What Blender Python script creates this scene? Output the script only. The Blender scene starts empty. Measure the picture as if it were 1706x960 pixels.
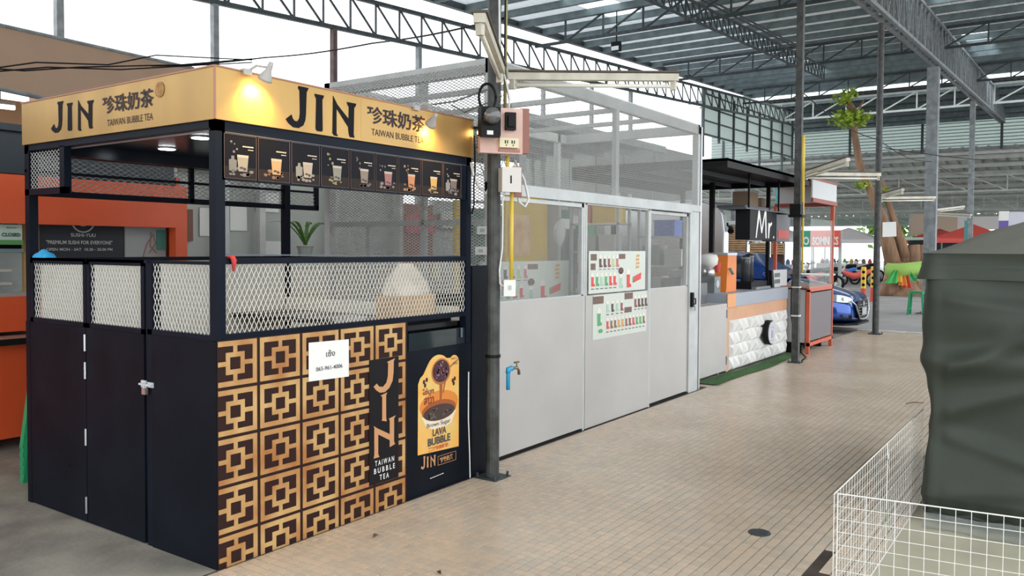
import bpy, math, random
import numpy as np
from mathutils import Vector, Matrix

# ------------------------------------------------------------ camera, sky, exposure
SC = bpy.context.scene
COL = SC.collection
random.seed(7)
PI = math.pi
YAW, PITCH, ROLL, FPX = 0.60809, 0.03125, 0.00562, 1379.0
CAM = np.array([-2.3358, -3.2763, 1.5])
fw = np.array([math.cos(YAW)*math.cos(PITCH), math.sin(YAW)*math.cos(PITCH), -math.sin(PITCH)])
rt0 = np.array([math.sin(YAW), -math.cos(YAW), 0.])
up0 = np.cross(rt0, fw)
rt = math.cos(ROLL)*rt0 + math.sin(ROLL)*up0
up = -math.sin(ROLL)*rt0 + math.cos(ROLL)*up0
cd = bpy.data.cameras.new('camera')
cam = bpy.data.objects.new('camera', cd)
COL.objects.link(cam)
cam.matrix_world = Matrix(((rt[0], up[0], -fw[0], CAM[0]), (rt[1], up[1], -fw[1], CAM[1]), (rt[2], up[2], -fw[2], CAM[2]), (0, 0, 0, 1)))
cd.sensor_width = 36
cd.lens = FPX/1706*36
cd.shift_y = -23.2/1706
cd.clip_end = 400
SC.camera = cam

w = bpy.data.worlds.new('overcast_sky')
SC.world = w
w.use_nodes = True
bg = w.node_tree.nodes['Background']
bg.inputs[0].default_value = (0.93, 0.97, 1.0, 1)
bg.inputs[1].default_value = 2.6
sd = bpy.data.lights.new('sun', 'SUN')
sd.energy = 1.2
sd.angle = math.radians(40)
sd.color = (1, .97, .92)
so = bpy.data.objects.new('sun', sd)
so.rotation_euler = (math.radians(-38), math.radians(12), 0)
COL.objects.link(so)
SC.view_settings.view_transform = 'Standard'
SC.view_settings.look = 'None'
SC.view_settings.gamma = 1
SC.view_settings.use_curve_mapping = False
SC.view_settings.exposure = .12

# ------------------------------------------------------------ materials
MATS = {}
def mat(name, col, rough=.5, metal=0., var=0., vscale=6., stretch=(1, 1, 1), bump=0., bscale=60., emit=None, es=1., trans=0., alpha=1., coat=0., col2=None, spec=None):
    if name in MATS:
        return MATS[name]
    m = bpy.data.materials.new(name)
    m.use_nodes = True
    nt = m.node_tree
    b = nt.nodes['Principled BSDF']
    c = (col[0], col[1], col[2], 1)
    b.inputs['Base Color'].default_value = c
    b.inputs['Roughness'].default_value = rough
    b.inputs['Metallic'].default_value = metal
    if spec is not None:
        b.inputs['Specular IOR Level'].default_value = spec
    if coat:
        b.inputs['Coat Weight'].default_value = coat
    if trans:
        b.inputs['Transmission Weight'].default_value = trans
    if alpha < 1:
        b.inputs['Alpha'].default_value = alpha
    if emit:
        b.inputs['Emission Color'].default_value = (*emit, 1)
        b.inputs['Emission Strength'].default_value = es
    if var or bump or col2:
        g = nt.nodes.new('ShaderNodeNewGeometry')
        mp = nt.nodes.new('ShaderNodeMapping')
        mp.inputs['Scale'].default_value = stretch
        nt.links.new(g.outputs['Position'], mp.inputs['Vector'])
    if var or col2:
        n = nt.nodes.new('ShaderNodeTexNoise')
        n.inputs['Scale'].default_value = vscale
        n.inputs['Detail'].default_value = 5
        nt.links.new(mp.outputs[0], n.inputs['Vector'])
        r = nt.nodes.new('ShaderNodeValToRGB')
        r.color_ramp.elements[0].position = .35
        r.color_ramp.elements[1].position = .65
        k = 1-var
        r.color_ramp.elements[0].color = (col[0]*k, col[1]*k, col[2]*k, 1)
        c2 = col2 if col2 else tuple(min(1, x*(1+var)) for x in col)
        r.color_ramp.elements[1].color = (*c2, 1)
        nt.links.new(n.outputs['Fac'], r.inputs['Fac'])
        nt.links.new(r.outputs['Color'], b.inputs['Base Color'])
    if bump:
        n2 = nt.nodes.new('ShaderNodeTexNoise')
        n2.inputs['Scale'].default_value = bscale
        n2.inputs['Detail'].default_value = 4
        nt.links.new(mp.outputs[0], n2.inputs['Vector'])
        bp = nt.nodes.new('ShaderNodeBump')
        bp.inputs['Strength'].default_value = bump
        bp.inputs['Distance'].default_value = .01
        nt.links.new(n2.outputs['Fac'], bp.inputs['Height'])
        nt.links.new(bp.outputs[0], b.inputs['Normal'])
    MATS[name] = m
    return m

NAVY = mat('navy_paint', (.004, .0075, .016), .45, spec=.13, var=.2, vscale=3)
NAVYG = mat('navy_laminate', (.0045, .007, .0125), .5, spec=.12, var=.25, vscale=4, bump=.05, bscale=25)
BLACK = mat('black', (.007, .007, .008), .5, spec=.18)
CHAR = mat('charcoal_print', (.012, .011, .013), .5, spec=.15)
GOLD = mat('gold_laminate', (.46, .285, .095), .40, .5, var=.12, vscale=3, stretch=(1, 1, .3))
GOLDP = mat('gold_print', (.40, .16, .045), .5, .1, vscale=5, stretch=(1, 1, .7), col2=(.58, .37, .15), var=.05)
BROWNP = mat('brown_print', (.030, .013, .012), .5, spec=.15)
WHITE = mat('white_paint', (.47, .455, .44), .45, var=.05, vscale=2)
WSTEEL = mat('white_steel', (.50, .52, .52), .45, var=.08, vscale=5)
WMESH = mat('white_mesh_paint', (.50, .51, .50), .5)
CMESH = mat('cream_mesh_paint', (.82, .79, .72), .45)
PAPER = mat('paper', (.80, .80, .78), .7)
STEEL = mat('grey_steel', (.22, .24, .25), .5, .2, var=.2, vscale=8)
DSTEEL = mat('dark_steel', (.050, .062, .068), .5, .3, var=.3, vscale=10)
POLE = mat('pole_paint', (.055, .058, .056), .55, .1, var=.35, vscale=14, bump=.1, bscale=40)
ALU = mat('aluminium', (.62, .63, .64), .32, .9)
GALV = mat('galvanised_sheet', (.80, .84, .86), .30, .8, var=.12, vscale=1.5)
PURL = mat('purlin_steel', (.155, .20, .215), .5, .2, var=.2, vscale=4)
ORANGE = mat('orange_laminate', (.62, .085, .022), .35, var=.06, vscale=2)
BEIGE = mat('beige_plastic', (.60, .54, .42), .45, var=.1, vscale=12)
GLASS = mat('clear_glass', (.8, .86, .85), .04, alpha=.14)
DGLASS = mat('dark_glass', (.02, .03, .035), .06, 0, spec=.8)

# ------------------------------------------------------------ mesh builder
class MB:
    def __init__(s):
        s.v = []; s.f = []; s.m = []
    def add(s, vs, fs, mi=0):
        o = len(s.v)
        s.v.extend([tuple(map(float, v)) for v in vs])
        for f in fs:
            s.f.append([i+o for i in f]); s.m.append(mi)
        return s
    def box(s, a, b, mi=0):
        x0, y0, z0 = (min(p, q) for p, q in zip(a, b)); x1, y1, z1 = (max(p, q) for p, q in zip(a, b))
        vs = [(x0,y0,z0),(x1,y0,z0),(x1,y1,z0),(x0,y1,z0),(x0,y0,z1),(x1,y0,z1),(x1,y1,z1),(x0,y1,z1)]
        return s.add(vs, [(0,3,2,1),(4,5,6,7),(0,1,5,4),(1,2,6,5),(2,3,7,6),(3,0,4,7)], mi)
    def bar(s, p, q, w, h=None, mi=0, ref=(0, 0, 1)):
        h = h or w
        p = Vector(p); q = Vector(q); d = (q-p).normalized(); ref = Vector(ref)
        if abs(d.dot(ref)) > .98: ref = Vector((1, 0, 0))
        a = d.cross(ref).normalized(); b = a.cross(d).normalized()
        vs = []
        for c in (p, q):
            for i, j in ((-1,-1),(1,-1),(1,1),(-1,1)):
                vs.append(c + a*(i*w/2) + b*(j*h/2))
        return s.add(vs, [(3,2,1,0),(4,5,6,7),(0,1,5,4),(1,2,6,5),(2,3,7,6),(3,0,4,7)], mi)
    def tube(s, pts, r, n=8, mi=0, caps=True):
        pts = [Vector(p) for p in pts]
        rs = r if isinstance(r, (list, tuple)) else [r]*len(pts)
        vs = []; fs = []
        pa = None
        for i, p in enumerate(pts):
            d = (pts[min(i+1, len(pts)-1)] - pts[max(i-1, 0)]).normalized()
            if pa is None:
                ref = Vector((0, 0, 1)) if abs(d.z) < .9 else Vector((1, 0, 0))
                a = d.cross(ref).normalized()
            else:
                a = (pa - d*pa.dot(d)).normalized()
            pa = a
            b = d.cross(a)
            for k in range(n):
                t = 2*PI*k/n
                vs.append(p + (a*math.cos(t)+b*math.sin(t))*rs[i])
        for i in range(len(pts)-1):
            for k in range(n):
                k2 = (k+1) % n
                fs.append((i*n+k, i*n+k2, (i+1)*n+k2, (i+1)*n+k))
        if caps:
            fs.append(tuple(range(n-1, -1, -1))); fs.append(tuple((len(pts)-1)*n+k for k in range(n)))
        return s.add(vs, fs, mi)
    def lathe(s, c, prof, n=16, mi=0, axis=(0, 0, 1)):
        ax = Vector(axis).normalized(); ref = Vector((1, 0, 0)) if abs(ax.x) < .9 else Vector((0, 1, 0))
        a = ax.cross(ref).normalized(); b = ax.cross(a); c = Vector(c)
        vs = []; fs = []
        for r, z in prof:
            for k in range(n):
                t = 2*PI*k/n
                vs.append(c + ax*z + (a*math.cos(t)+b*math.sin(t))*max(r, 1e-4))
        for i in range(len(prof)-1):
            for k in range(n):
                k2 = (k+1) % n
                fs.append((i*n+k, i*n+k2, (i+1)*n+k2, (i+1)*n+k))
        fs.append(tuple(range(n-1, -1, -1))); fs.append(tuple((len(prof)-1)*n+k for k in range(n)))
        return s.add(vs, fs, mi)
    def prism(s, poly, o, U, V, t, mi=0):
        o = Vector(o); U = Vector(U); V = Vector(V); N = U.cross(V).normalized()
        n = len(poly)
        vs = [o+U*x+V*y for x, y in poly] + [o+U*x+V*y+N*t for x, y in poly]
        fs = [tuple(range(n-1, -1, -1)), tuple(range(n, 2*n))] + [(i, (i+1) % n, n+(i+1) % n, n+i) for i in range(n)]
        return s.add(vs, fs, mi)
    def grid(s, fn, nu, nv, mi=0):
        vs = [fn(i/nu, j/nv) for j in range(nv+1) for i in range(nu+1)]
        fs = [(j*(nu+1)+i, j*(nu+1)+i+1, (j+1)*(nu+1)+i+1, (j+1)*(nu+1)+i) for j in range(nv) for i in range(nu)]
        return s.add(vs, fs, mi)
    def sphere(s, c, r, n=12, m=8, mi=0, sc=(1, 1, 1)):
        prof = [(r*math.sin(PI*i/m), -r*math.cos(PI*i/m)) for i in range(m+1)]
        k = len(s.v)
        s.lathe((0, 0, 0), prof, n, mi)
        for i in range(k, len(s.v)):
            x, y, z = s.v[i]; s.v[i] = (c[0]+x*sc[0], c[1]+y*sc[1], c[2]+z*sc[2])
        return s

W = {}
def finish(name, mb, mats, loc, smooth=False):
    me = bpy.data.meshes.new(name)
    vs = [(x-loc[0], y-loc[1], z-loc[2]) for x, y, z in mb.v]
    me.from_pydata(vs, [], mb.f)
    if not isinstance(mats, (list, tuple)): mats = [mats]
    for m in mats: me.materials.append(m)
    if len(mats) > 1: me.polygons.foreach_set('material_index', mb.m)
    if smooth: me.polygons.foreach_set('use_smooth', [True]*len(me.polygons))
    me.update()
    o = bpy.data.objects.new(name, me)
    COL.objects.link(o)
    return o
def tag(o, label=None, cat=None, group=None, kind=None):
    if label: o['label'] = label
    if cat: o['category'] = cat
    if group: o['group'] = group
    if kind: o['kind'] = kind
    return o
def thing(name, label, cat, loc, group=None):
    o = bpy.data.objects.new(name, None)
    o.empty_display_size = .1
    o.location = loc
    COL.objects.link(o)
    W[o.name] = tuple(loc)
    return tag(o, label, cat, group)
def part(name, mb, mats, parent, smooth=False, label=None, kind=None):
    loc = W[parent.name]
    o = finish(name, mb, mats, loc, smooth)
    o.parent = parent
    W[o.name] = loc
    return tag(o, label, kind=kind)
def single(name, mb, mats, label, cat, loc, group=None, smooth=False, kind=None):
    o = finish(name, mb, mats, loc, smooth)
    o.location = loc
    W[o.name] = tuple(loc)
    return tag(o, label, cat, group, kind)
def struct(name, mb, mats, parent=None, smooth=False):
    if parent is not None: return part(name, mb, mats, parent, smooth)
    o = finish(name, mb, mats, (0, 0, 0), smooth)
    W[o.name] = (0, 0, 0)
    o['kind'] = 'structure'
    return o
def copyto(src, loc, label=None, rz=0, parent=None):
    c = src.copy(); COL.objects.link(c)
    if parent is None:
        c.location = loc; c.rotation_euler = (0, 0, rz); W[c.name] = tuple(loc)
        if label: c['label'] = label
    else: c.parent = parent
    for ch in [o for o in src.children]:
        copyto(ch, None, parent=c)
    return c
def bx(a, b, mi=0): return MB().box(a, b, mi)

_txt = {}
def text(mb, s, o, U, V, w_, h_, mi=0, t=.002, bold=0.):
    """lettering fitted into a w_ x h_ rectangle whose lower left corner is o"""
    key = (s, bold)
    if key not in _txt:
        c = bpy.data.curves.new('t', 'FONT'); c.body = s; c.offset = bold; c.resolution_u = 3
        ob = bpy.data.objects.new('t', c); COL.objects.link(ob)
        me = bpy.data.meshes.new_from_object(ob.evaluated_get(bpy.context.evaluated_depsgraph_get()))
        vs = np.array([v.co[:] for v in me.vertices]).reshape(-1, 3); fs = [list(p.vertices) for p in me.polygons]
        bpy.data.objects.remove(ob); bpy.data.curves.remove(c); bpy.data.meshes.remove(me)
        mn = vs.min(0); mx = vs.max(0)
        _txt[key] = ((vs-mn)/np.maximum(mx-mn, 1e-6), fs)
    vs, fs = _txt[key]
    o = np.array(o, float); U = np.array(U, float); V = np.array(V, float); N = np.cross(U, V)
    P = o + vs[:, :1]*w_*U + vs[:, 1:2]*h_*V + N*t
    mb.add(P, fs, mi)
    return mb

def expanded(name, parent, mats, o, U, V, wid, hei, cw, ch, s=.0035, t=.002, kind=None):
    """diamond expanded metal: every strand is a real little bar"""
    o = np.array(o, float); U = np.array(U, float); V = np.array(V, float); N = np.cross(U, V)
    nu = int(round(wid/(cw/2))); nv = int(round(hei/(ch/2)))
    du = wid/nu; dv = hei/nv
    I, J = np.meshgrid(np.arange(nu), np.arange(nv), indexing='ij')
    I = I.ravel(); J = J.ravel()
    par = (I+J) % 2
    x0 = I*du; x1 = (I+1)*du
    y0 = np.where(par == 0, J, J+1)*dv; y1 = np.where(par == 0, J+1, J)*dv
    d = np.stack([x1-x0, y1-y0], 1); d /= np.linalg.norm(d, axis=1)[:, None]
    pn = np.stack([-d[:, 1], d[:, 0]], 1)*s/2
    A = np.stack([x0, y0], 1); B = np.stack([x1, y1], 1)
    def P(q, n): return o + q[:, :1]*U + q[:, 1:2]*V + N*n
    vs = np.stack([P(A-pn, 0), P(B-pn, 0), P(B+pn, 0), P(A+pn, 0), P(A, t), P(B, t)], 1)
    n = len(I)
    base = (np.arange(n)*6)[:, None]
    fs = np.concatenate([base+np.array([[0, 1, 5, 4]]), base+np.array([[4, 5, 2, 3]]), base+np.array([[3, 2, 1, 0]])], 1).reshape(-1, 4)
    me = bpy.data.meshes.new(name)
    loc = np.array(W[parent.name])
    vv = (vs.reshape(-1, 3)-loc).astype(np.float32)
    me.vertices.add(len(vv)); me.vertices.foreach_set('co', vv.ravel())
    me.loops.add(fs.size); me.loops.foreach_set('vertex_index', fs.ravel().astype(np.int32))
    me.polygons.add(len(fs)); me.polygons.foreach_set('loop_start', np.arange(0, fs.size, 4, dtype=np.int32))
    me.update(calc_edges=True)
    me.materials.append(mats)
    ob = bpy.data.objects.new(name, me); COL.objects.link(ob); ob.parent = parent
    W[ob.name] = W[parent.name]
    return ob

exec_parts = []
X_, Y_, Z_ = (1, 0, 0), (0, 1, 0), (0, 0, 1)
NX, NY = (-1, 0, 0), (0, -1, 0)

# ------------------------------------------------------------ ground
def tile_mat(name, base, jit, pitch, ox, oy, tint=(1.04, .96, .9)):
    m = mat(name, base, .24, bump=.08, bscale=90)
    nt = m.node_tree; b = nt.nodes['Principled BSDF']
    g = nt.nodes.new('ShaderNodeNewGeometry')
    a = nt.nodes.new('ShaderNodeVectorMath'); a.operation = 'SUBTRACT'; a.inputs[1].default_value = (ox, oy, 0)
    d = nt.nodes.new('ShaderNodeVectorMath'); d.operation = 'SCALE'; d.inputs['Scale'].default_value = 1/pitch
    f = nt.nodes.new('ShaderNodeVectorMath'); f.operation = 'FLOOR'
    wn = nt.nodes.new('ShaderNodeTexWhiteNoise'); wn.noise_dimensions = '2D'
    r = nt.nodes.new('ShaderNodeValToRGB')
    r.color_ramp.elements[0].color = (*[x*(1-jit) for x in base], 1)
    r.color_ramp.elements[1].color = (*[min(1, x*(1+jit)*t) for x, t in zip(base, tint)], 1)
    n = nt.nodes.new('ShaderNodeTexNoise'); n.inputs['Scale'].default_value = 1.1; n.inputs['Detail'].default_value = 6
    r2 = nt.nodes.new('ShaderNodeValToRGB')
    r2.color_ramp.elements[0].position = .3; r2.color_ramp.elements[1].position = .7
    r2.color_ramp.elements[0].color = (.84, .80, .75, 1); r2.color_ramp.elements[1].color = (1, 1, 1, 1)
    mx = nt.nodes.new('ShaderNodeMixRGB'); mx.blend_type = 'MULTIPLY'; mx.inputs[0].default_value = 1
    L = nt.links.new
    L(g.outputs['Position'], a.inputs[0]); L(a.outputs[0], d.inputs[0]); L(d.outputs[0], f.inputs[0]); L(f.outputs[0], wn.inputs['Vector'])
    L(wn.outputs['Value'], r.inputs['Fac']); L(g.outputs['Position'], n.inputs['Vector']); L(n.outputs['Fac'], r2.inputs['Fac'])
    L(r.outputs['Color'], mx.inputs[1]); L(r2.outputs['Color'], mx.inputs[2]); L(mx.outputs[0], b.inputs['Base Color'])
    return m

CONC = mat('stained_concrete', (.25, .235, .205), .75, vscale=1.6, col2=(.46, .43, .36), var=.25, bump=.25, bscale=30)
ASPH = mat('grey_road', (.30, .29, .285), .85, var=.12, vscale=.8, bump=.2, bscale=60)
MORT = mat('mortar', (.055, .04, .032), .9, var=.3, vscale=9)
BFLOOR = mat('beige_cement', (.50, .47, .36), .6, var=.08, vscale=2.5, bump=.08, bscale=20)
PT = .0525; TX0 = -1.6; TY0 = -2.49
TILE = tile_mat('mosaic_tile', (.60, .525, .435), .07, PT, TX0, TY0)
struct('ground', bx((-25, -30, -.3), (13.9, 60, 0)), CONC)
struct('road', bx((13.9, -30, -.3), (120, 60, 0)), ASPH)
fl = struct('floor', bx((TX0-4, TY0, 0), (13.9, .0, .0015)).box((2.16, 0, 0), (13.9, .25, .0015)), MORT)
struct('cement_floor', bx((-4, -6, 0), (7, TY0, .004)), BFLOOR)
nx = int((13.9-TX0)/PT); ny = int((.25-TY0)/PT)
gap = .0042
cells = []
for i in range(nx):
    x = TX0+(i+.5)*PT
    for j in range(ny):
        y = TY0+(j+.5)*PT
        if y > -.01 and x < 2.2: continue
        if y > .1 and x < 6.2: continue
        if abs(y+2.255) < .027 and 1.2 < x < 1.93: continue
        if abs(y+2.308) < .027 and 1.5 < x < 1.62: continue
        cells.append((x, y))
def px(P):
    d = np.array(P, float)-CAM; z = d@fw
    return 853+FPX*(d@rt)/z, 480-23.2-FPX*(d@up)/z, z
def inview(c):
    u, v, z = px((c[0], c[1], 0)); return z > 0 and 0 < u < 1706 and v < 962
near = sorted([c for c in cells if inview(c)], key=lambda c: (c[0]-CAM[0])**2+(c[1]-CAM[1])**2)[:300]
nset = set(near)
h = PT/2-gap/2
tm = bpy.data.meshes.new('tile')
tm.from_pydata([(-h,-h,0),(h,-h,0),(h,h,0),(-h,h,0),(-h+.001,-h+.001,.005),(h-.001,-h+.001,.005),(h-.001,h-.001,.005),(-h+.001,h-.001,.005)], [], [(4,5,6,7),(0,1,5,4),(1,2,6,5),(2,3,7,6),(3,0,4,7)])
tm.materials.append(TILE)
for c in near:
    o = bpy.data.objects.new('tile', tm); o.location = (c[0], c[1], .001+random.uniform(-.0004, .0004)); COL.objects.link(o); o.parent = fl
rest = np.array([c for c in cells if c not in nset])
n = len(rest)
base = np.array([v.co[:] for v in tm.vertices])
vv = base[None]+np.concatenate([rest, np.full((n, 1), .001)+np.random.RandomState(3).uniform(-.0004, .0004, (n, 1))], 1)[:, None]
ff = np.array([(4,5,6,7),(0,1,5,4),(1,2,6,5),(2,3,7,6),(3,0,4,7)])[None]+(np.arange(n)*8)[:, None, None]
me = bpy.data.meshes.new('tile_field')
me.from_pydata(vv.reshape(-1, 3).tolist(), [], ff.reshape(-1, 4).tolist()); me.materials.append(TILE)
o = bpy.data.objects.new('tile_field', me); COL.objects.link(o); o.parent = fl; o['kind'] = 'stuff'
# kerb tiles by the road
mb = MB()
for k in range(14):
    mb.box((13.92, -4.6+k*.4, .001), (14.2, -4.22+k*.4, .02))
struct('trim_1', mb, mat('kerb', (.5, .47, .43), .7, var=.15, vscale=5))

def G(u, v, z=0):
    D = fw+rt*(u-853)/FPX-up*(v-480+23.2)/FPX
    t = (z-CAM[2])/D[2]; return CAM+t*D
def PLN(u, v, a, d):
    D = fw+rt*(u-853)/FPX-up*(v-480+23.2)/FPX
    t = (d-CAM[a])/D[a]; return CAM+t*D

c = (1.96, -1.885, 0)
single('drain_cover', MB().lathe((c[0], c[1], .004), [(.058, 0), (.058, .006), (.05, .008), (.046, .006), (0, .006)], 24).box((c[0]-.004, c[1]-.03, .009), (c[0]+.004, c[1]+.03, .012)), DSTEEL, 'round dark metal drain cover set in the tiled walkway', 'drain cover', c)
for i, (u, v, l, a, lb) in enumerate(((626, 896, .05, .3, 'small dead leaf on the tiles in front of the gold lattice'), (731, 958, .04, 1.2, 'tiny curled leaf on the tiles at the bottom edge of the photo'), (1524, 674, .2, 2.4, 'thin dry twig lying beside the green tarpaulin stall'))):
    p = G(u, v); d = (math.cos(a)*l/2, math.sin(a)*l/2)
    mb = MB()
    if i < 2:
        mb.grid(lambda s, t: (p[0]+d[0]*(2*s-1)-d[1]*.5*(2*t-1)*math.sin(PI*s), p[1]+d[1]*(2*s-1)+d[0]*.5*(2*t-1)*math.sin(PI*s), .008+.012*abs(2*t-1)*math.sin(PI*s)), 6, 2)
    else:
        mb.tube([(p[0]-d[0], p[1]-d[1], .012), (p[0], p[1]+.01, .02), (p[0]+d[0], p[1]+d[1], .012)], [.003, .005, .004], 6)
    single('dead_leaf' if i < 2 else 'twig', mb, mat('dead_leaf', (.12, .075, .04), .8), lb, 'leaf' if i < 2 else 'twig', (p[0], p[1], .006))

# ------------------------------------------------------------ main roof
SL = .052
def rz(x): return 6.02+SL*x
XE = 30.0
def corrug(mb, x0, x1, y0, y1, zf, mi=0, pitch=.2, hgt=.03):
    n = int(round((y1-y0)/pitch))
    ys = []; zs = []
    for k in range(n):
        y = y0+k*pitch
        for a, b in ((0, 0), (.12, 0), (.14, hgt), (.18, hgt)): ys.append(y+a*pitch/.2); zs.append(b)
    ys.append(y1); zs.append(0)
    vs = [(x0, y, zf(x0)+z) for y, z in zip(ys, zs)]+[(x1, y, zf(x1)+z) for y, z in zip(ys, zs)]
    m = len(ys)
    mb.add(vs, [(k, k+1, m+k+1, m+k) for k in range(m-1)], mi)
SKYL = mat('skylight_sheet', (.85, .92, .92), .5)
_nt = SKYL.node_tree; _b = _nt.nodes['Principled BSDF']
_tr = _nt.nodes.new('ShaderNodeBsdfTranslucent'); _tr.inputs[0].default_value = (.9, .95, .95, 1)
_mx = _nt.nodes.new('ShaderNodeMixShader'); _mx.inputs[0].default_value = .8
_nt.links.new(_b.outputs[0], _mx.inputs[1]); _nt.links.new(_tr.outputs[0], _mx.inputs[2]); _nt.links.new(_mx.outputs[0], _nt.nodes['Material Output'].inputs[0])
def translucent(name, col, tcol, f):
    m = mat(name, col, .45); nt = m.node_tree; b = nt.nodes['Principled BSDF']
    t = nt.nodes.new('ShaderNodeBsdfTranslucent'); t.inputs[0].default_value = (*tcol, 1)
    x = nt.nodes.new('ShaderNodeMixShader'); x.inputs[0].default_value = f
    nt.links.new(b.outputs[0], x.inputs[1]); nt.links.new(t.outputs[0], x.inputs[2]); nt.links.new(x.outputs[0], nt.nodes['Material Output'].inputs[0])
    return m
MILK = translucent('milky_roof_sheet', (.72, .76, .78), (.9, .95, 1), .15)
GALV = translucent('brightened_sheet_metal', (.66, .70, .72), (.95, .9, .82), .06)  # opaque metal; slight translucency added only to brighten the roof underside
roof = struct('ceiling', bx((-8, -5, rz(-8)-.25), (-7.9, 7.6, rz(-8)-.02)), PURL)
sky = [(21.6, 25.9, 3.8, 4.4), (14.2, 17.9, -1.0, -.4), (22.0, 25.8, -1.0, -.4), (12.2, 14.6, 5.0, 5.8), (3.0, 6.0, 5.0, 5.8), (5, 9, -3.4, -2.8), (-3, 1, -3.4, -2.8)]  # last two are out of view, added to light the floor
ys = sorted(set([-5, 7.6]+[s[2] for s in sky]+[s[3] for s in sky]))  # unseen right edge kept short to let more sky onto the floor
sheet = MB()
for y0, y1 in zip(ys[:-1], ys[1:]):
    cut = sorted([(s[0], s[1]) for s in sky if s[2] <= y0+1e-6 and s[3] >= y1-1e-6])
    x = -8
    for a, b in cut:
        corrug(sheet, x, a, y0, y1, rz, 1 if y0 > 3.7 else 0); x = b
    corrug(sheet, x, XE, y0, y1, rz, 1 if y0 > 3.7 else 0)
part('roof_sheet', sheet, [GALV, MILK], roof)
for s in sky:
    mb = MB(); corrug(mb, s[0]-.05, s[1]+.05, s[2], s[3], lambda x: rz(x)-.004)
    part('skylight', mb, SKYL, roof, label='translucent white roofing sheet')
pm = None
for k in range(38):
    x = -7.5+k*1.0
    if x > XE: break
    z = rz(x)-.005
    if pm is None:
        mb = MB().box((x, -5, z-.15), (x+.006, 7.6, z)).box((x, -5, z-.15), (x+.06, 7.6, z-.144)).box((x, -5, z-.006), (x+.06, 7.6, z)).box((x+.054, -5, z-.15), (x+.06, 7.6, z-.13))
        pm = part('purlin', mb, PURL, roof); px0 = (x, z)
    else:
        o = pm.copy(); COL.objects.link(o); o.parent = roof; o.location = (x-px0[0], 0, z-px0[1]); W[o.name] = (0, 0, 0)
part('gutter', MB().bar((-8, 7.66, rz(-8)-.06), (XE, 7.66, rz(XE)-.06), .12, .14), DSTEEL, roof)

# trusses running along the aisle
def truss(name, label, x0, x1, y, zl, zu, step, cw, bw, matl, sides=(0,), loc=None, alt=False):
    t = thing(name, label, 'roof truss', loc or (x0, y, zl(x0)))
    for dy in sides:
        part('chord', MB().bar((x0, y+dy, zl(x0)), (x1, y+dy, zl(x1)), cw, cw), matl, t)
        part('chord', MB().bar((x0, y+dy, zu(x0)), (x1, y+dy, zu(x1)), cw, cw), matl, t)
        mb = MB(); n = int((x1-x0)/step)
        for k in range(n+1):
            a = x0+k*step; b = min(a+step, x1)
            mb.bar((a, y+dy, zl(a)), (a, y+dy, zu(a)), bw)
            if k < n:
                if alt and k % 2: mb.bar((a, y+dy, zl(a)), (b, y+dy, zu(b)), bw)
                else: mb.bar((a, y+dy, zu(a)), (b, y+dy, zl(b)), bw)
        part('bracing', mb, matl, t, kind='stuff')
    if len(sides) > 1:
        mb = MB(); n = int((x1-x0)/step/1.0)
        for k in range(n):
            a = x0+k*step
            for zf in (zl, zu):
                mb.bar((a, y+sides[0], zf(a)), (a, y+sides[1], zf(a)), bw)
        part('cross_bars', mb, matl, t, kind='stuff')
    return t
truss('box_truss', 'long double roof truss running above the row of tall poles', -6, 38, -.19, lambda x: 4.93+SL*x, lambda x: 5.86+SL*x, .5, .07, .035, STEEL, (-.08, .08), alt=True)
truss('eave_truss', 'roof edge truss against the white sky above the bubble tea kiosk', -2, 34, 7.3, lambda x: 4.75+.063*x, lambda x: 5.34+.063*x, .62, .07, .03, DSTEEL)
truss('light_truss', 'shallow roof truss midway between the eave and the pole row', 4, 20.9, 2.65, lambda x: 5.0+SL*x, lambda x: 5.33+SL*x, .3, .04, .02, DSTEEL)

def ytruss(label, x, y0, y1, zl, zu, step, cw, bw, matl, rev=False):
    t = thing('roof_truss', label, 'roof truss', (x, y0, zl))
    part('chord', MB().bar((x, y0, zl), (x, y1, zl), cw, cw), matl, t)
    part('chord', MB().bar((x, y0, zu), (x, y1, zu), cw, cw), matl, t)
    vm = dm = None
    n = int((y1-y0)/step)
    for k in range(n+1):
        y = y0+k*step
        if vm is None: vm = part('strut', MB().bar((x, y, zl), (x, y, zu), bw), matl, t)
        else:
            o = vm.copy(); COL.objects.link(o); o.parent = t; o.location = (0, k*step, 0); W[o.name] = W[t.name]
        if k < n:
            if dm is None:
                dm = part('diagonal', MB().bar((x, y, zu), (x, y+step, zl), bw) if not rev else MB().bar((x, y, zl), (x, y+step, zu), bw), matl, t)
            else:
                o = dm.copy(); COL.objects.link(o); o.parent = t; o.location = (0, k*step, 0); W[o.name] = W[t.name]
    return t
ytruss('cross truss under the roof nearest the camera', 7.0, -5, 7.2, 5.40+SL*7, 5.9+SL*7, .95, .06, .035, DSTEEL)
ytruss('cross truss at the top of the slim pole beside the blue car', 13.6, -5, 7.2, 5.40+SL*13.6, 5.9+SL*13.6, .95, .06, .035, DSTEEL)
ytruss('cross truss two bays back with the bright skylights behind it', 20.5, -5, 7.2, 5.40+SL*20.5, 5.9+SL*20.5, .95, .06, .035, DSTEEL)
ytruss('last cross truss in front of the bright roof gap', 27.4, -5, 7.2, 5.40+SL*27.4, 5.9+SL*27.4, .95, .06, .035, DSTEEL)

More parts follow.
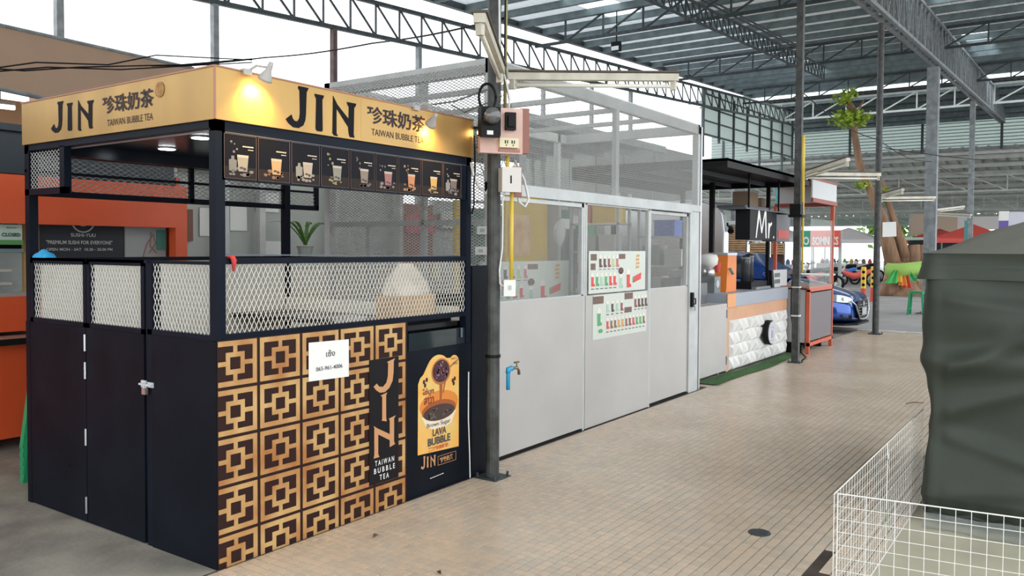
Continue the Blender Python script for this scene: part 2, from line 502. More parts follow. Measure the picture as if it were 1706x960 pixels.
# roof gap, second roof, siding, far roof
WTR = mat('pale_truss', (.50, .53, .50), .6, var=.1, vscale=3)
ytruss('white painted truss in the roof gap behind the tree top', 33, -12, 9, 6.95, 7.65, 1.3, .08, .05, WTR)
r2 = struct('ceiling_back', MB().bar((31.4, -14, 7.78), (31.4, 11, 7.78), .1, .12), PURL)
mb = MB(); corrug(mb, 32.6, 39.2, -14, 11, lambda x: 7.80-.07*(x-32)); part('roof_sheet', mb, mat('dark_sheet', (.10, .12, .13), .6), r2)
mb = MB(); corrug(mb, 31.2, 32.6, -14, 11, lambda x: 7.84-.03*(x-31)); part('skylight', mb, SKYL, r2)
for k in range(6):
    part('purlin', MB().box((33+k*1.1, -14, 7.52-.077*k), (33.08+k*1.1, 11, 7.68-.077*k)), PURL, r2)
SID = mat('green_siding', (.50, .55, .52), .5)
_nt = SID.node_tree; _b = _nt.nodes['Principled BSDF']
_tr = _nt.nodes.new('ShaderNodeBsdfTranslucent'); _tr.inputs[0].default_value = (.24, .29, .27, 1)
_mx = _nt.nodes.new('ShaderNodeMixShader'); _mx.inputs[0].default_value = .55
_nt.links.new(_b.outputs[0], _mx.inputs[1]); _nt.links.new(_tr.outputs[0], _mx.inputs[2]); _nt.links.new(_mx.outputs[0], _nt.nodes['Material Output'].inputs[0])
wb = struct('wall_back', MB().bar((39.2, -14, 6.0), (39.2, 13, 6.0), .08, .1), STEEL)
mb = MB()
nr = 9
for k in range(nr):   # horizontal ribs
    z = 6.02+k*.145
    mb.add([(39.2, -14, z), (39.2, 13, z), (39.2, 13, z+.10), (39.2, -14, z+.10)], [(0, 1, 2, 3)])
    mb.add([(39.2, -14, z+.10), (39.2, 13, z+.10), (39.14, 13, z+.12), (39.14, -14, z+.12)], [(0, 1, 2, 3)])
    mb.add([(39.14, -14, z+.12), (39.14, 13, z+.12), (39.2, 13, z+.145), (39.2, -14, z+.145)], [(0, 1, 2, 3)])
part('siding', mb, SID, wb)
mb = MB()
for k in range(nr): mb.bar((39.1, -14, 6.13+k*.145), (39.1, 13, 6.13+k*.145), .03, .035)
part('rail_lines', mb, STEEL, wb)
for k in range(9):
    part('stud', MB().bar((39.05, -12.5+k*3.1, 5.9), (39.05, -12.5+k*3.1, 7.35), .1), DSTEEL, wb)
FROOF = mat('far_roof_sheet', (.66, .72, .68), .5, .05, var=.12, vscale=.6)
r3 = struct('ceiling_far', MB().bar((39.3, -16, 5.8), (39.3, 22, 5.8), .1, .12), WTR)
mb = MB(); corrug(mb, 39.2, 62, -16, 22, lambda x: 5.98-.088*(x-39.2), pitch=.5, hgt=.12); part('roof_sheet', mb, FROOF, r3)
for k in range(11):
    x = 40.5+k*2.1
    part('purlin', MB().box((x, -16, 5.76-.088*(x-39.2)), (x+.12, 22, 5.94-.088*(x-39.2))), WTR, r3)
for i, (x, nm) in enumerate(((44, 'nearest'), (51, 'middle'), (58, 'farthest'))):
    zt = 5.6-.088*(x-39.2)
    ytruss('%s pale green truss under the far lower roof' % nm, x, -16, 21, zt-.75, zt, 1.6, .09, .06, WTR, rev=True)
part('fascia_beam', MB().box((62, -16, 3.35), (62.2, 22, 3.95)), mat('grey_green_board', (.33, .40, .36), .6), r3)

# green translucent screen under the eave
sc = struct('wall_left', MB().bar((24.2, 7.45, 5.39), (34.5, 7.45, 5.55), .05), DSTEEL)
part('siding', MB().add([(24.2, 7.5, 5.35), (34.5, 7.5, 5.5), (34.5, 7.5, 7.45), (24.2, 7.5, 6.95)], [(0, 1, 2, 3)]), SID, sc)
for k in range(8):
    x = 24.2+k*1.45
    part('stud', MB().bar((x, 7.42, 5.2 if k % 2 else 4.6), (x, 7.42, 6.9), .07), DSTEEL, sc)
for z in (5.85, 6.3, 6.75):
    part('rail', MB().bar((24.2, 7.44, z), (34.5, 7.44, z+.16), .045), DSTEEL, sc)

# ------------------------------------------------------------ poles
def pole(label, x, y, zt, r, m=POLE, sq=True, name='steel_pole'):
    t = thing(name, label, 'pole', (x, y, 0))
    if sq: part('shaft', bx((x-r, y-r, 0), (x+r, y+r, zt)), m, t)
    else: part('shaft', MB().tube([(x, y, 0), (x, y, zt)], r, 14), m, t, smooth=False)
    b = MB().box((x-2*r, y-2*r, .003), (x+2*r, y+2*r, .012))
    for i in (-1, 1):
        for j in (-1, 1): b.lathe((x+i*1.6*r, y+j*1.6*r, .01), [(.009, 0), (.009, .03), (0, .03)], 6)
    part('base_plate', b, DSTEEL, t)
    return t
PX, PY = 1.995, -.115
mp = pole('dark rusty pole in front of the white mesh stall carrying the meter board', PX, PY, 4.9, .044, sq=False)
part('collar', MB().lathe((PX, PY, .79), [(.05, 0), (.05, .02), (.0, .02)], 14), BLACK, mp)
pole('dark pole in front of the coffee counter with yellow conduit', 8.78, -.12, 5.25, .042)
p2 = [o for o in COL.objects if o.get('label', '').startswith('dark pole in front')][0]
part('bracket', bx((8.70, -.20, 1.93), (8.88, -.02, 1.96)).box((8.69, -.18, 1.96), (8.82, -.04, 2.10)), BLACK, p2)
part('band', bx((8.73, -.17, .62), (8.83, -.07, .64)).box((8.73, -.17, 1.0), (8.83, -.07, 1.015)), GALV, p2)
pole('slim dark pole standing behind the blue car nose', 13.45, -.19, 5.5, .055, sq=False)
pole('tall grey column rising behind the green tarpaulin', 19.42, -.19, 5.80, .125, m=STEEL)
pole('far grey column right of the tree at the roof gap', 27.4, -.19, 6.2, .075, m=STEEL)
for i, (x, y, z, r) in enumerate(((2.96, 7.3, 4.9, .045), (5.2, 7.3, 5.06, .045), (7.53, 7.3, 5.2, .045), (9.7, 7.3, 5.34, .045), (11.9, 7.3, 5.48, .045), (14.1, 7.3, 5.62, .04), (16.4, 7.3, 5.76, .04), (18.6, 7.3, 5.9, .045))):
    names = ['first eave post from the left above the brown awning', 'eave post rising over the gold corner of the kiosk', 'rusty eave post above the gold sign letters', 'eave post above the right part of the gold sign', 'eave post just right of the meter pole', 'eave post seen through the white cage top', 'eave post further along behind the tube lamp', 'eave post above the far end of the white cage']
    pole(names[i], x, y, 4.75+.063*x-.036, r, m=mat('rust_post', (.10, .065, .06), .7, var=.3, vscale=8) if i == 2 else STEEL, name='eave_post')

# ------------------------------------------------------------ black and gold kiosk
L, WD, H2, H = 1.905, 1.797, 2.08, 2.32
kz = thing('drink_kiosk', 'black and gold bubble tea kiosk with white mesh windows', 'kiosk', (0, 0, 0))
P = .05
for nm, a, b in (('corner_post', (0, 0, 0), (P, P, H2)), ('corner_post', (L-P, 0, 0), (L, P, H2)), ('corner_post', (0, WD-P, 0), (P, WD, H2)), ('corner_post', (L-P, WD-P, 0), (L, WD, H2))):
    part(nm, bx(a, b), NAVY, kz)
# fascia boards with lettering
fa = part('fascia_board', bx((-.012, -.014, H2), (L, .0, H)), GOLD, kz)
fb = part('fascia_board', bx((-.012, 0, H2), (0, WD, H)), GOLD, kz)
part('fascia_board', bx((0, WD-.012, H2), (L, WD, H)), GOLD, kz)
part('fascia_board', bx((L-.012, 0, H2), (L, WD-.012, H)), GOLD, kz)
part('edge_strip', MB().bar((-.012, -.014, H), (L, -.014, H), .008).bar((-.012, -.014, H), (-.012, WD, H), .008).bar((-.013, -.015, H2), (-.013, -.015, H), .008), mat('copper_edge', (.33, .16, .10), .4, .5), kz)
INK = mat('black_lettering', (.008, .008, .012), .6, spec=.12)
def jin(mb, o, U, V, s, t=.003, mi=0, sx=1.):
    """three tall letters, s = letter height"""
    def pr(poly, x): mb.prism([((px_+x)*s*sx, py_*s) for px_, py_ in poly], o, U, V, t, mi)
    J = [(-.02,.10),(.05,.0),(.20,-.10),(.36,-.10),(.50,0),(.56,.16),(.58,.35),(.60,.98),(.64,1.06),(.66,1.12),(.36,1.12),(.34,1.06),(.39,.99),(.40,.36),(.38,.18),(.32,.09),(.24,.09),(.18,.15),(.15,.26),(.06,.18)]
    I = [(0,-.04),(.04,-.10),(.20,-.10),(.22,-.04),(.21,.86),(.25,.92),(.26,.99),(-.03,.99),(-.02,.92),(.02,.86)]
    N = [(0,-.10),(.06,-.16),(.18,-.16),(.13,-.08),(.13,.68),(.52,.18),(.55,-.04),(.58,-.13),(.74,-.13),(.71,-.03),(.73,.80),(.78,.86),(.80,.94),(.48,.94),(.50,.86),(.55,.80),(.54,.42),(.16,.80),(.02,1.04)]
    pr(J, 0); pr(I, .88); pr(N, 1.42)
mb = MB(); jin(mb, (.395, -.0145, 2.113), X_, Z_, .172, .002, sx=1.24)
part('lettering', mb, INK, fa)
mb = MB()
text(mb, '珍珠奶茶', (.952, -.0145, 2.182), X_, Z_, .485, .098, t=.002, bold=.02)
text(mb, 'TAIWAN BUBBLE TEA', (.985, -.0145, 2.120), X_, Z_, .435, .036, t=.0015)
part('lettering', mb, mat('brown_lettering', (.045, .03, .035), .5, spec=.15), fa)
part('label_panel', bx((.905, -.0146, 2.092), (1.49, -.014, 2.305)), mat('gold_panel', (.48, .30, .105), .42, .45), fa)
mb = MB(); U = (0, -1, 0)
jin(mb, (-.0125, 1.455, 2.135), U, Z_, .137, .002, sx=1.45); part('lettering', mb, INK, fb)
mb = MB()
text(mb, '珍珠奶茶', (-.0125, .928, 2.178), U, Z_, .46, .092, t=.002, bold=.02)
text(mb, 'TAIWAN BUBBLE TEA', (-.0125, .885, 2.115), U, Z_, .41, .034, t=.0015)
part('lettering', mb, mat('brown_lettering', (.07, .05, .06)), fb)
mb = MB().lathe((-.0125, .415, 2.255), [(.038, 0), (.038, .003), (.033, .004), (0, .004)], 24, axis=(-1, 0, 0))
part('round_logo', mb, mat('bronze_logo', (.36, .17, .06), .45, .4), fb)
mb = MB()
for r, a0, a1 in ((.028, 0, 1.7), (.018, .8, 2.6), (.010, 1.5, 3.4)):
    mb.tube([(-.0165, .415+r*math.cos(PI*(a0+(a1-a0)*k/8)), 2.255+r*math.sin(PI*(a0+(a1-a0)*k/8))) for k in range(9)], .002, 5)
part('swirl', mb, mat('gold_panel', (.56, .38, .15)), fb)
# frame rails
R = MB()
R.box((0, 0, 2.03), (L, .04, H2)).box((0, .04, 2.045), (.04, WD, H2)).box((0, WD-.04, 2.03), (L, WD, H2)).box((L-.04, 0, 2.03), (L, WD, H2))
part('top_rail', R, NAVY, kz)
part('roof_panel', bx((.0, .0, 2.10), (L-.02, WD-.02, 2.12)), mat('dark_laminate', (.014, .02, .035), .22), kz)
part('aluminium_strip', MB().bar((.045, .03, 2.04), (.045, 1.36, 2.04), .008), ALU, kz)
part('thin_strip', MB().bar((.05, -.001, 2.028), (1.85, -.001, 2.028), .003), mat('blue_grey_metal', (.12, .14, .17), .4), kz)
for (x, y) in ((.42, .72), (1.3, .72), (.62, 1.35)):
    d = part('downlight', MB().lathe((x, y, 2.10), [(.06, 0), (.06, -.006), (.052, -.008), (0, -.008)], 20), ALU, kz)
    part('lamp_disc', MB().lathe((x, y, 2.092), [(.048, 0), (.048, -.003), (0, -.003)], 20), mat('lamp_disc', (1, 1, 1), emit=(.9, .97, 1), es=9), d)
# mid rails (counter height)
R = MB().box((P, 0, 1.418), (L-P, .035, 1.447)).box((0, .56, 1.415), (.035, WD-P, 1.43)).box((0, P, 1.415), (.035, .52, 1.43))
part('counter_rail', R, NAVY, kz)
part('counter_rail', MB().box((P, WD-.035, 1.405), (L-P, WD, 1.43)).box((L-.035, P, 1.405), (L, WD-P, 1.43)), NAVY, kz)
part('inner_rail', MB().bar((.06, .06, 1.462), (1.85, .06, 1.448), .006), mat('blue_grey_metal', (.12, .14, .17), .4), kz)
part('mesh_frame', MB().box((P, 0, 1.062), (L-P, .035, 1.092)).box((0, P, 1.062), (.035, .56, 1.088)), NAVY, kz)
part('door_post', bx((0, .52, 0), (.05, .57, 2.045-.63)), NAVY, kz)
expanded('mesh_panel', kz, CMESH, (.053, .012, 1.092), X_, Z_, 1.80, .326, .0275, .056, s=.0042, t=.002)
expanded('mesh_panel', kz, CMESH, (.012, .52, 1.088), NY, Z_, .468, .327, .0275, .056, s=.0042, t=.002)
# folding doors on the left
def door(y0, y1, nm):
    d = part('door', MB().box((0, y0, 1.06), (.03, y0+.03, 1.43)).box((0, y1-.03, 1.06), (.03, y1, 1.43)).box((0, y0, 1.40), (.03, y1, 1.43)).box((0, y0, 1.055), (.03, y1, 1.085)), NAVY, kz)
    part('door_panel', bx((-.004, y0, .006), (.02, y1, 1.06)), NAVYG, d)
    expanded('mesh_panel', d, CMESH, (.010, y1-.032, 1.087), NY, Z_, y1-y0-.064, .312, .0275, .05, s=.0042, t=.002)
door(1.137, 1.745, 'far'); door(.585, 1.131, 'near')
part('side_panel', bx((-.004, .0, .0), (.02, .52, 1.062)), NAVYG, kz)
part('corner_panel', bx((-.004, 1.75, .0), (.02, WD, 1.062)), NAVYG, kz)
for z in (.98, .83, .47, .10):
    hg = part('hinge', MB().tube([(-.010, 1.134, z-.045), (-.010, 1.134, z+.045)], .006, 8), ALU, kz)
lt = part('latch', MB().box((-.012, .56, .795), (-.004, .60, .83)).box((-.012, .50, .80), (-.004, .545, .825)).tube([(-.02, .60, .812), (-.02, .50, .812)], .006, 8), GALV, kz)
part('padlock', MB().box((-.03, .535, .765), (-.014, .565, .797)).tube([(-.022, .54, .797), (-.022, .54, .815), (-.022, .56, .815), (-.022, .56, .797)], .003, 6), ALU, lt)
part('grommet', MB().lathe((-.004, 1.32, .285), [(.008, 0), (.008, .004), (0, .004)], 8, axis=(-1, 0, 0)), BLACK, kz)
# front panel: gold printed lattice
fp = part('front_panel', bx((0, -.004, .0), (1.288, .02, 1.066)), BROWNP, kz)
PW, PH = .2635, .2285
x00 = -.035; z00 = 1.069
def lat_boxes(cx, cz, clip):
    u = PW*.93; v = PH*.93; t = .024
    rects = [(-u/2, -v/2, -u/2+t, v/2), (u/2-t, -v/2, u/2, v/2), (-u/2+t, v/2-t, u/2-t, v/2), (-u/2+t, -v/2, u/2-t, -v/2+t)]
    c, k = .052, .023
    rects += [(-c, -c, -c+k, c), (c-k, -c, c, c), (-c+k, c-k, c-k, c), (-c+k, -c, c-k, -c+k)]
    s = .011
    rects += [(-s, c, s, v/2-t), (-s, -v/2+t, s, -c), (c, -s, u/2-t, s), (-u/2+t, -s, -c, s)]
    mb = MB(); n = 0
    for a, b, c2, d in rects:
        a += cx; c2 += cx; b += cz; d += cz
        a = max(a, clip[0]); c2 = min(c2, clip[1]); b = max(b, clip[2]); d = min(d, clip[3])
        if c2-a > .001 and d-b > .001: mb.box((a, -.0065, b), (c2, -.004, d)); n += 1
    return mb, n
for i in range(5):
    for j in range(5):
        cx = x00+(i+.5)*PW; cz = z00-(j+.5)*PH
        mb, n = lat_boxes(cx, cz, (.003, 1.284, .002, 1.064))
        if n: part('lattice_square', mb, GOLDP, fp)
jp = part('name_panel', bx((.975, -.009, .165), (1.213, -.0066, .872)), CHAR, fp)
mb = MB()
mb.prism([(-.005,.03),(.02,.045),(.04,.025),(.07,.02),(.098,.04),(.11,.075),(.113,.148),(.103,.158),(.17,.172),(.158,.158),(.156,.09),(.148,.045),(.122,.008),(.085,-.012),(.045,-.01),(.015,.008)], (1.012, -.0092, .690), X_, Z_, .002)
mb.prism([(.0,.01),(.04,.0),(.035,.025),(.035,.15),(.045,.165),(-.01,.155),(.004,.145),(.004,.02)], (1.072, -.0092, .508), X_, Z_, .002)
mb.prism([(0,-.03),(.045,-.03),(.035,-.01),(.035,.10),(.13,.05),(.13,.01),(.175,.02),(.165,.035),(.165,.17),(.18,.185),(.12,.175),(.13,.165),(.13,.085),(.03,.135),(-.002,.155),(.005,.14),(.005,-.01)], (1.008, -.0092, .345), X_, Z_, .002)
part('lettering', mb, mat('rose_gold_print', (.62, .32, .15), .5, .2), jp)
mb = MB()
text(mb, 'T A I W A N', (1.018, -.0092, .268), X_, Z_, .155, .030, bold=.015)
text(mb, 'B U B B L E', (1.010, -.0092, .225), X_, Z_, .17, .030, bold=.015)
text(mb, 'T E A', (1.055, -.0092, .182), X_, Z_, .075, .030, bold=.015)
part('lettering', mb, PAPER, jp)
# black display panel to the right with its recessed shelf
bp_ = part('black_panel', MB().box((1.29, -.003, 0), (L, .03, .885)).box((1.29, .12, .885), (L, .14, 1.062)).box((1.29, .0, .875), (L, .12, .887)).box((1.29, 0, .885), (1.30, .12, 1.062)), NAVYG, kz)
part('glass_pane', MB().box((1.32, .01, .80), (1.86, .014, .99)), mat('dark_glass', (.03, .04, .05), .05, alpha=.35), kz)
part('small_hinge', bx((1.80, -.005, .93), (1.815, -.001, .99)), mat('blue_grey_metal', (.12, .14, .17)), kz)
part('white_cable', MB().tube([(1.875, -.008, .7), (1.872, -.01, .4), (1.885, -.012, .15), (1.89, -.012, .008)], .004, 6), PAPER, kz)
# drink menu strip
ms = part('menu_board', MB().box((.035, .0, 1.808), (1.862, .02, 2.03)), NAVY, kz)
M = [.037, .228, .430, .624, .832, 1.024, 1.21, 1.416, 1.615, 1.80]
PB = mat('poster_dark', (.006, .006, .010), .45, spec=.12); PTB = mat('poster_table', (.028, .02, .018), .5, spec=.12)
cols = [(.55, .48, .36), (.85, .52, .22), (.75, .58, .42), (.42, .38, .30), (.40, .30, .22), (.55, .22, .20), (.95, .35, .12), (.92, .55, .15), (.30, .24, .22)]
side = [(.45, .42, .40), (.55, .30, .15), (.70, .62, .5), (.75, .55, .25), (.35, .25, .18), (.60, .45, .40), (.9, .45, .2), (.85, .62, .3), (.62, .6, .58)]
for k in range(9):
    a, b = M[k]+.006, M[k+1]-.006; wq = b-a; c = (a+b)/2+.012; z0 = 1.818
    po = part('menu_poster', MB().box((a, -.003, z0), (b, .0, 2.022)).box((a+.002, -.0035, z0+.002), (b-.002, -.003, z0+.055), 1), [PB, PTB], ms)
    part('poster_border', MB().bar((a, -.004, z0), (b, -.004, z0), .0012).bar((a, -.004, 2.022), (b, -.004, 2.022), .0012).bar((a, -.004, z0), (a, -.004, 2.022), .0012).bar((b, -.004, z0), (b, -.004, 2.022), .0012), mat('rose_line', (.22, .15, .12), .5), po)
    dm = mat('drink_colour_%s' % 'abcdefghi'[k], tuple(q*.6 for q in cols[k]), .5); sm = mat('garnish_colour_%s' % 'abcdefghi'[k], tuple(q*.42 for q in side[k]), .6)
    gl = MB().prism([(-.024, 0), (.024, 0), (.032, .075), (-.032, .075)], (c, -.0042, z0+.035), X_, Z_, .001, 0)
    gl.prism([(-.031, 0), (.031, 0), (.032, .012), (-.032, .012)], (c, -.0046, z0+.10), X_, Z_, .001, 1)
    gl.prism([(.011*math.cos(t*PI/5), .005*math.sin(t*PI/5)) for t in range(10)], (c-.008, -.0052, z0+.052), X_, Z_, .0006, 2)
    gl.prism([(.009*math.cos(t*PI/4), .007*math.sin(t*PI/4)) for t in range(8)], (c+.010, -.0052, z0+.047), X_, Z_, .0006, 2)
    part('drink_picture', gl, [dm, mat('cream_top', (.5, .42, .32), .5), mat('pearl', (.06, .03, .025), .4)], po)
    rr = random.Random(k+5); gn = MB()
    for q in range(9):
        x = c+rr.uniform(-.068, .055); z = z0+rr.uniform(.018, .05); r = rr.uniform(.006, .014)
        if abs(x-c) < .025: z = z0+.02
        gn.prism([(r*math.cos(t*PI/4)*rr.uniform(.8, 1.3), r*.7*math.sin(t*PI/4)) for t in range(8)], (x, -.0038, z), X_, Z_, .0005)
    if k in (0, 3, 4, 5, 6, 8):
        for q in range(5):
            x = c-.045+rr.uniform(-.02, .02); z = z0+rr.uniform(.11, .17); r = rr.uniform(.003, .009)
            gn.prism([(r*math.cos(t*PI/4), r*math.sin(t*PI/4)) for t in range(8)], (x, -.0038, z), X_, Z_, .0005)
    if k in (0, 2, 8):   # a second vessel
        gn.prism([(-.02, 0), (.02, 0), (.022, .05), (.008, .055), (.008, .07), (-.008, .07), (-.008, .055), (-.022, .05)], (c-.055, -.0038, z0+.035), X_, Z_, .0005)
    part('garnish_picture', gn, sm, po, kind='stuff')
    tx = MB()
    zt = z0+(.145 if k else .15)-.004*k*0
    [tx.box((c+.0+.0125*q, -.0043, zt), (c+.0105+.0125*q, -.0038, zt+.0055)) for q in range(5)]
    [tx.box((c+.03+.0105*q, -.0043, zt-.013), (c+.0385+.0105*q, -.0038, zt-.0095)) for q in range(3)]
    part('caption', tx, mat('cream_print', (.7, .6, .48), .6), po, kind='stuff')
# upper mesh band at the back, with its short return on the left
ub = part('mesh_frame', MB().box((0, WD-.03, 1.79), (2.21, WD, 1.825)).box((0, WD-.025, 1.925), (2.21, WD, 1.94)).box((1.06, WD-.03, 1.80), (1.09, WD, 2.03)).box((2.18, WD-.03, 1.80), (2.21, WD, 2.0)).box((L, WD-.03, 1.985), (2.21, WD, 2.01))
     .box((0, 1.35, 1.79), (.03, WD, 1.825)).box((0, 1.35, 1.79), (.04, 1.40, 2.05)), NAVY, kz)
expanded('mesh_panel', kz, WMESH, (.03, WD-.012, 1.825), X_, Z_, 2.15, .10, .052, .027, s=.005)
expanded('mesh_panel', kz, WMESH, (.03, WD-.012, 1.94), X_, Z_, 1.85, .085, .052, .027, s=.005)
expanded('mesh_panel', kz, WMESH, (.012, WD-.05, 1.825), NY, Z_, .35, .21, .035, .027, s=.005)
part('back_board', bx((.04, WD-.10, 2.03), (L-.05, WD-.08, 2.10)), mat('dark_laminate', (.014, .02, .035), .22), kz)
# interior: counter, white lining
part('inner_counter', MB().box((.06, .06, 1.0), (L-.06, .50, 1.03)).box((L-.55, .50, 1.0), (L-.06, WD-.06, 1.03)).box((.06, .47, .1), (L-.06, .49, 1.0)), mat('dark_counter', (.012, .012, .014), .3), kz)
part('lining_board', MB().box((.06, WD-.055, .3), (L-.06, WD-.04, 1.385)).box((L-.055, .06, 1.03), (L-.04, WD-.06, 1.12)), mat('cream_board', (.72, .68, .6), .6), kz)
part('plinth_back', bx((.0, WD-.03, 0), (L, WD-.0, .35)), NAVYG, kz)

# spotlights and the warm bulb
WARM = (1.0, .58, .12)
def spot(x, zh, label, aim, pw):
    t = thing('clip_spotlight', label, 'spotlight', (x, -.014, H))
    part('bracket', MB().tube([(x-.05, -.01, H+.0), (x-.02, -.05, H+.03), (x, -.10, H+.02)], .006, 6).box((x-.075, -.03, H-.015), (x-.03, .0, H+.012)), WHITE, t)
    d = Vector(aim).normalized(); c = Vector((x, -.11, zh))
    part('lamp_head', MB().lathe(c, [(.010, -.04), (.013, -.025), (.015, 0), (.032, .038), (.034, .05), (.030, .05)], 16, axis=d), WHITE, t, smooth=True)
    part('bulb', MB().lathe(c, [(.0, .035), (.022, .042), (.024, .052), (.0, .056)], 14, axis=d), mat('warm_bulb', (1, .9, .6), emit=(1, .72, .30), es=25), t, smooth=True)
    ld = bpy.data.lights.new('spot_light', 'SPOT'); ld.energy = pw; ld.color = WARM; ld.spot_size = math.radians(118); ld.spot_blend = .8; ld.shadow_soft_size = .03
    lo = bpy.data.objects.new('spot_light', ld); COL.objects.link(lo); lo.parent = t
    p = c+d*.075
    lo.location = (p.x-x, p.y+.014, p.z-H); lo.rotation_euler = d.to_track_quat('-Z', 'Y').to_euler()
    return t
spot(.21, H+.005, 'white clip spotlight above the large J of the front sign, lit', (.0, .55, -.85), 22.0)
spot(1.40, 2.255, 'round spotlight against the right part of the front gold sign, lit', (.30, .75, -.6), 16.0)
bt = thing('bare_bulb', 'small glowing bulb at the right end of the front gold sign', 'light bulb', (L+.02, -.05, 2.24))
part('holder', MB().tube([(L-.005, -.02, 2.27), (L+.02, -.05, 2.268)], .010, 8), BLACK, bt)
part('bulb_glass', MB().sphere((L+.024, -.055, 2.24), .022, 12, 8), mat('warm_bulb_glow', (1, .9, .7), emit=(1, .75, .42), es=14), bt, smooth=True)
# small objects on the kiosk
n = single('paper_notice', MB().prism([(.538, .810), (.818, .802), (.818, 1.004), (.538, 1.010)], (0, -.0092, 0), X_, Z_, .0012), PAPER, 'white paper notice with a phone number taped over the gold lattice', 'notice', (.68, -.009, .9))
mb = MB(); text(mb, 'เซ้ง', (.655, -.0102, .925), X_, Z_, .062, .036, bold=.01); text(mb, '065-961-4006', (.585, -.0102, .856), X_, Z_, .185, .022, bold=.012)
part('writing', mb, mat('grey_ink', (.06, .06, .07), .6), n)
fl_ = single('advert_poster', MB().prism([(1.386, .255), (1.778, .235), (1.778, .78)]+[(1.728+.05*math.cos(t*PI/8), .775+.05*math.sin(t*PI/8)) for t in range(1, 7)]+[(1.575+.112*math.cos(t*PI/12), .742+.10*math.sin(t*PI/12)) for t in range(3, 11)]+[(1.435, .735), (1.405, .715), (1.388, .68)], (0, -.0042, 0), X_, Z_, .0012),
      mat('poster_gold', (.80, .56, .18), .4, vscale=7, col2=(.85, .40, .08), var=.05), 'gold drink poster with a pouring bowl on the black front panel', 'poster', (1.58, -.004, .5))
def disc(mb, x, z, rx, rz_, y, mi=0, n=20): mb.prism([(x+rx*math.cos(2*PI*k/n), z+rz_*math.sin(2*PI*k/n)) for k in range(n)], (0, y, 0), X_, Z_, .0006, mi)
mb = MB(); disc(mb, 1.60, .735, .092, .082, -.0056, 0); disc(mb, 1.60, .738, .08, .07, -.0062, 1)
rr = random.Random(4)
for k in range(46):
    a = rr.uniform(0, 2*PI); r = math.sqrt(rr.random())
    disc(mb, 1.60+.066*r*math.cos(a), .738+.058*r*math.sin(a), .0085, .0075, -.0068, 2+(k % 2), 8)
part('pearl_ladle', mb, [mat('ladle_ring', (.45, .16, .05), .4), mat('pearl_bg', (.05, .015, .02), .4), mat('pearl_a', (.10, .03, .05), .3), mat('pearl_b', (.28, .14, .2), .3)], fl_)
mb = MB().prism([(1.68, .76), (1.775, .80), (1.775, .79), (1.685, .745)], (0, -.0055, 0), X_, Z_, .0006)
mb.prism([(1.585, .66), (1.615, .66), (1.605, .56), (1.61, .50), (1.58, .50), (1.588, .58)], (0, -.0066, 0), X_, Z_, .0006, 1)
mb.prism([(1.63, .67), (1.65, .68), (1.625, .60), (1.615, .60)], (0, -.0066, 0), X_, Z_, .0006, 1)
part('syrup_stream', mb, [mat('ladle_ring', (.45, .16, .05)), mat('syrup', (.36, .09, .02), .3)], fl_, kind='stuff')
mb = MB(); disc(mb, 1.585, .535, .185, .085, -.0056, 0); disc(mb, 1.585, .50, .165, .062, -.0062, 1); disc(mb, 1.585, .485, .15, .05, -.0067, 2)
mb.prism([(1.42, .475), (1.75, .475), (1.70, .40), (1.64, .385), (1.53, .385), (1.46, .41)], (0, -.0060, 0), X_, Z_, .0006, 3)
for k in range(22): disc(mb, 1.585+rr.uniform(-.11, .11), .485+rr.uniform(-.028, .028), .009, .007, -.0072, 4, 8)
part('bowl_picture', mb, [mat('syrup_orange', (.70, .24, .04), .4), mat('syrup', (.36, .09, .02)), mat('pearl_bg2', (.06, .035, .03), .3), mat('bowl_white', (.80, .68, .52), .5), mat('pearl_c', (.14, .10, .09), .3)], fl_)
mb = MB()
for x, z in ((1.44, .69), (1.465, .70), (1.45, .668), (1.715, .665), (1.735, .675), (1.725, .645)): disc(mb, x, z, .011, .014, -.0058, 0, 10)
part('dots', mb, mat('pearl_bg', (.05, .015, .02)), fl_)
mb = MB()
MR = mat('maroon_ink', (.22, .03, .03), .5); GI = mat('grey_ink', (.06, .06, .07))
for tx_, x, z, w_, h_, bo, m_ in (('ไข่มุก', 1.425, .60, .105, .05, .02, MR), ('ลาวา', 1.44, .55, .09, .042, .02, MR), ('แม่นๆ', 1.70, .795, .05, .02, 0, GI), ('หนึบ', 1.715, .765, .045, .02, 0, GI),
        ('LAVA', 1.52, .345, .13, .045, .02, GI), ('BUBBLE', 1.475, .29, .215, .047, .03, GI), ('Brown Sugar', 1.465, .397, .225, .034, 0, GI), ('黑糖珍珠鮮奶', 1.48, .256, .19, .026, .02, mat('red_ink', (.62, .10, .04), .5))):
    part('writing', text(MB(), tx_, (x, -.0070, z), X_, Z_, w_, h_, bold=bo), m_, fl_)
mb = MB(); jin(mb, (1.415, -.0048, .168), X_, Z_, .062, .001)
text(mb, '珍珠奶茶', (1.59, -.0048, .165), X_, Z_, .13, .035, bold=.03, t=.001)
for a, b in (((1.575, -.0048, .155), (1.75, -.0048, .155)), ((1.575, -.0048, .21), (1.75, -.0048, .21)), ((1.575, -.0048, .155), (1.575, -.0048, .21)), ((1.75, -.0048, .155), (1.75, -.0048, .21))): mb.bar(a, b, .002)
[mb.box((1.50+.022*k, -.006, .088+.001*k), (1.518+.022*k, -.0052, .092+.001*k), 1) for k in range(6)]
lg = single('gold_logo_sticker', mb, [mat('rose_gold_print', (.80, .42, .20)), PAPER], 'gold logo lettering on the black panel under the drink poster', 'sticker', (1.58, -.004, .15))
bb = thing('wrapped_box', 'cardboard box in a clear plastic bag on the counter inside the kiosk', 'box', (1.62, .30, 1.032))
part('carton', bx((1.47, .2, 1.032), (1.78, .42, 1.20)), mat('carton', (.55, .36, .2), .7, var=.1, vscale=8), bb)
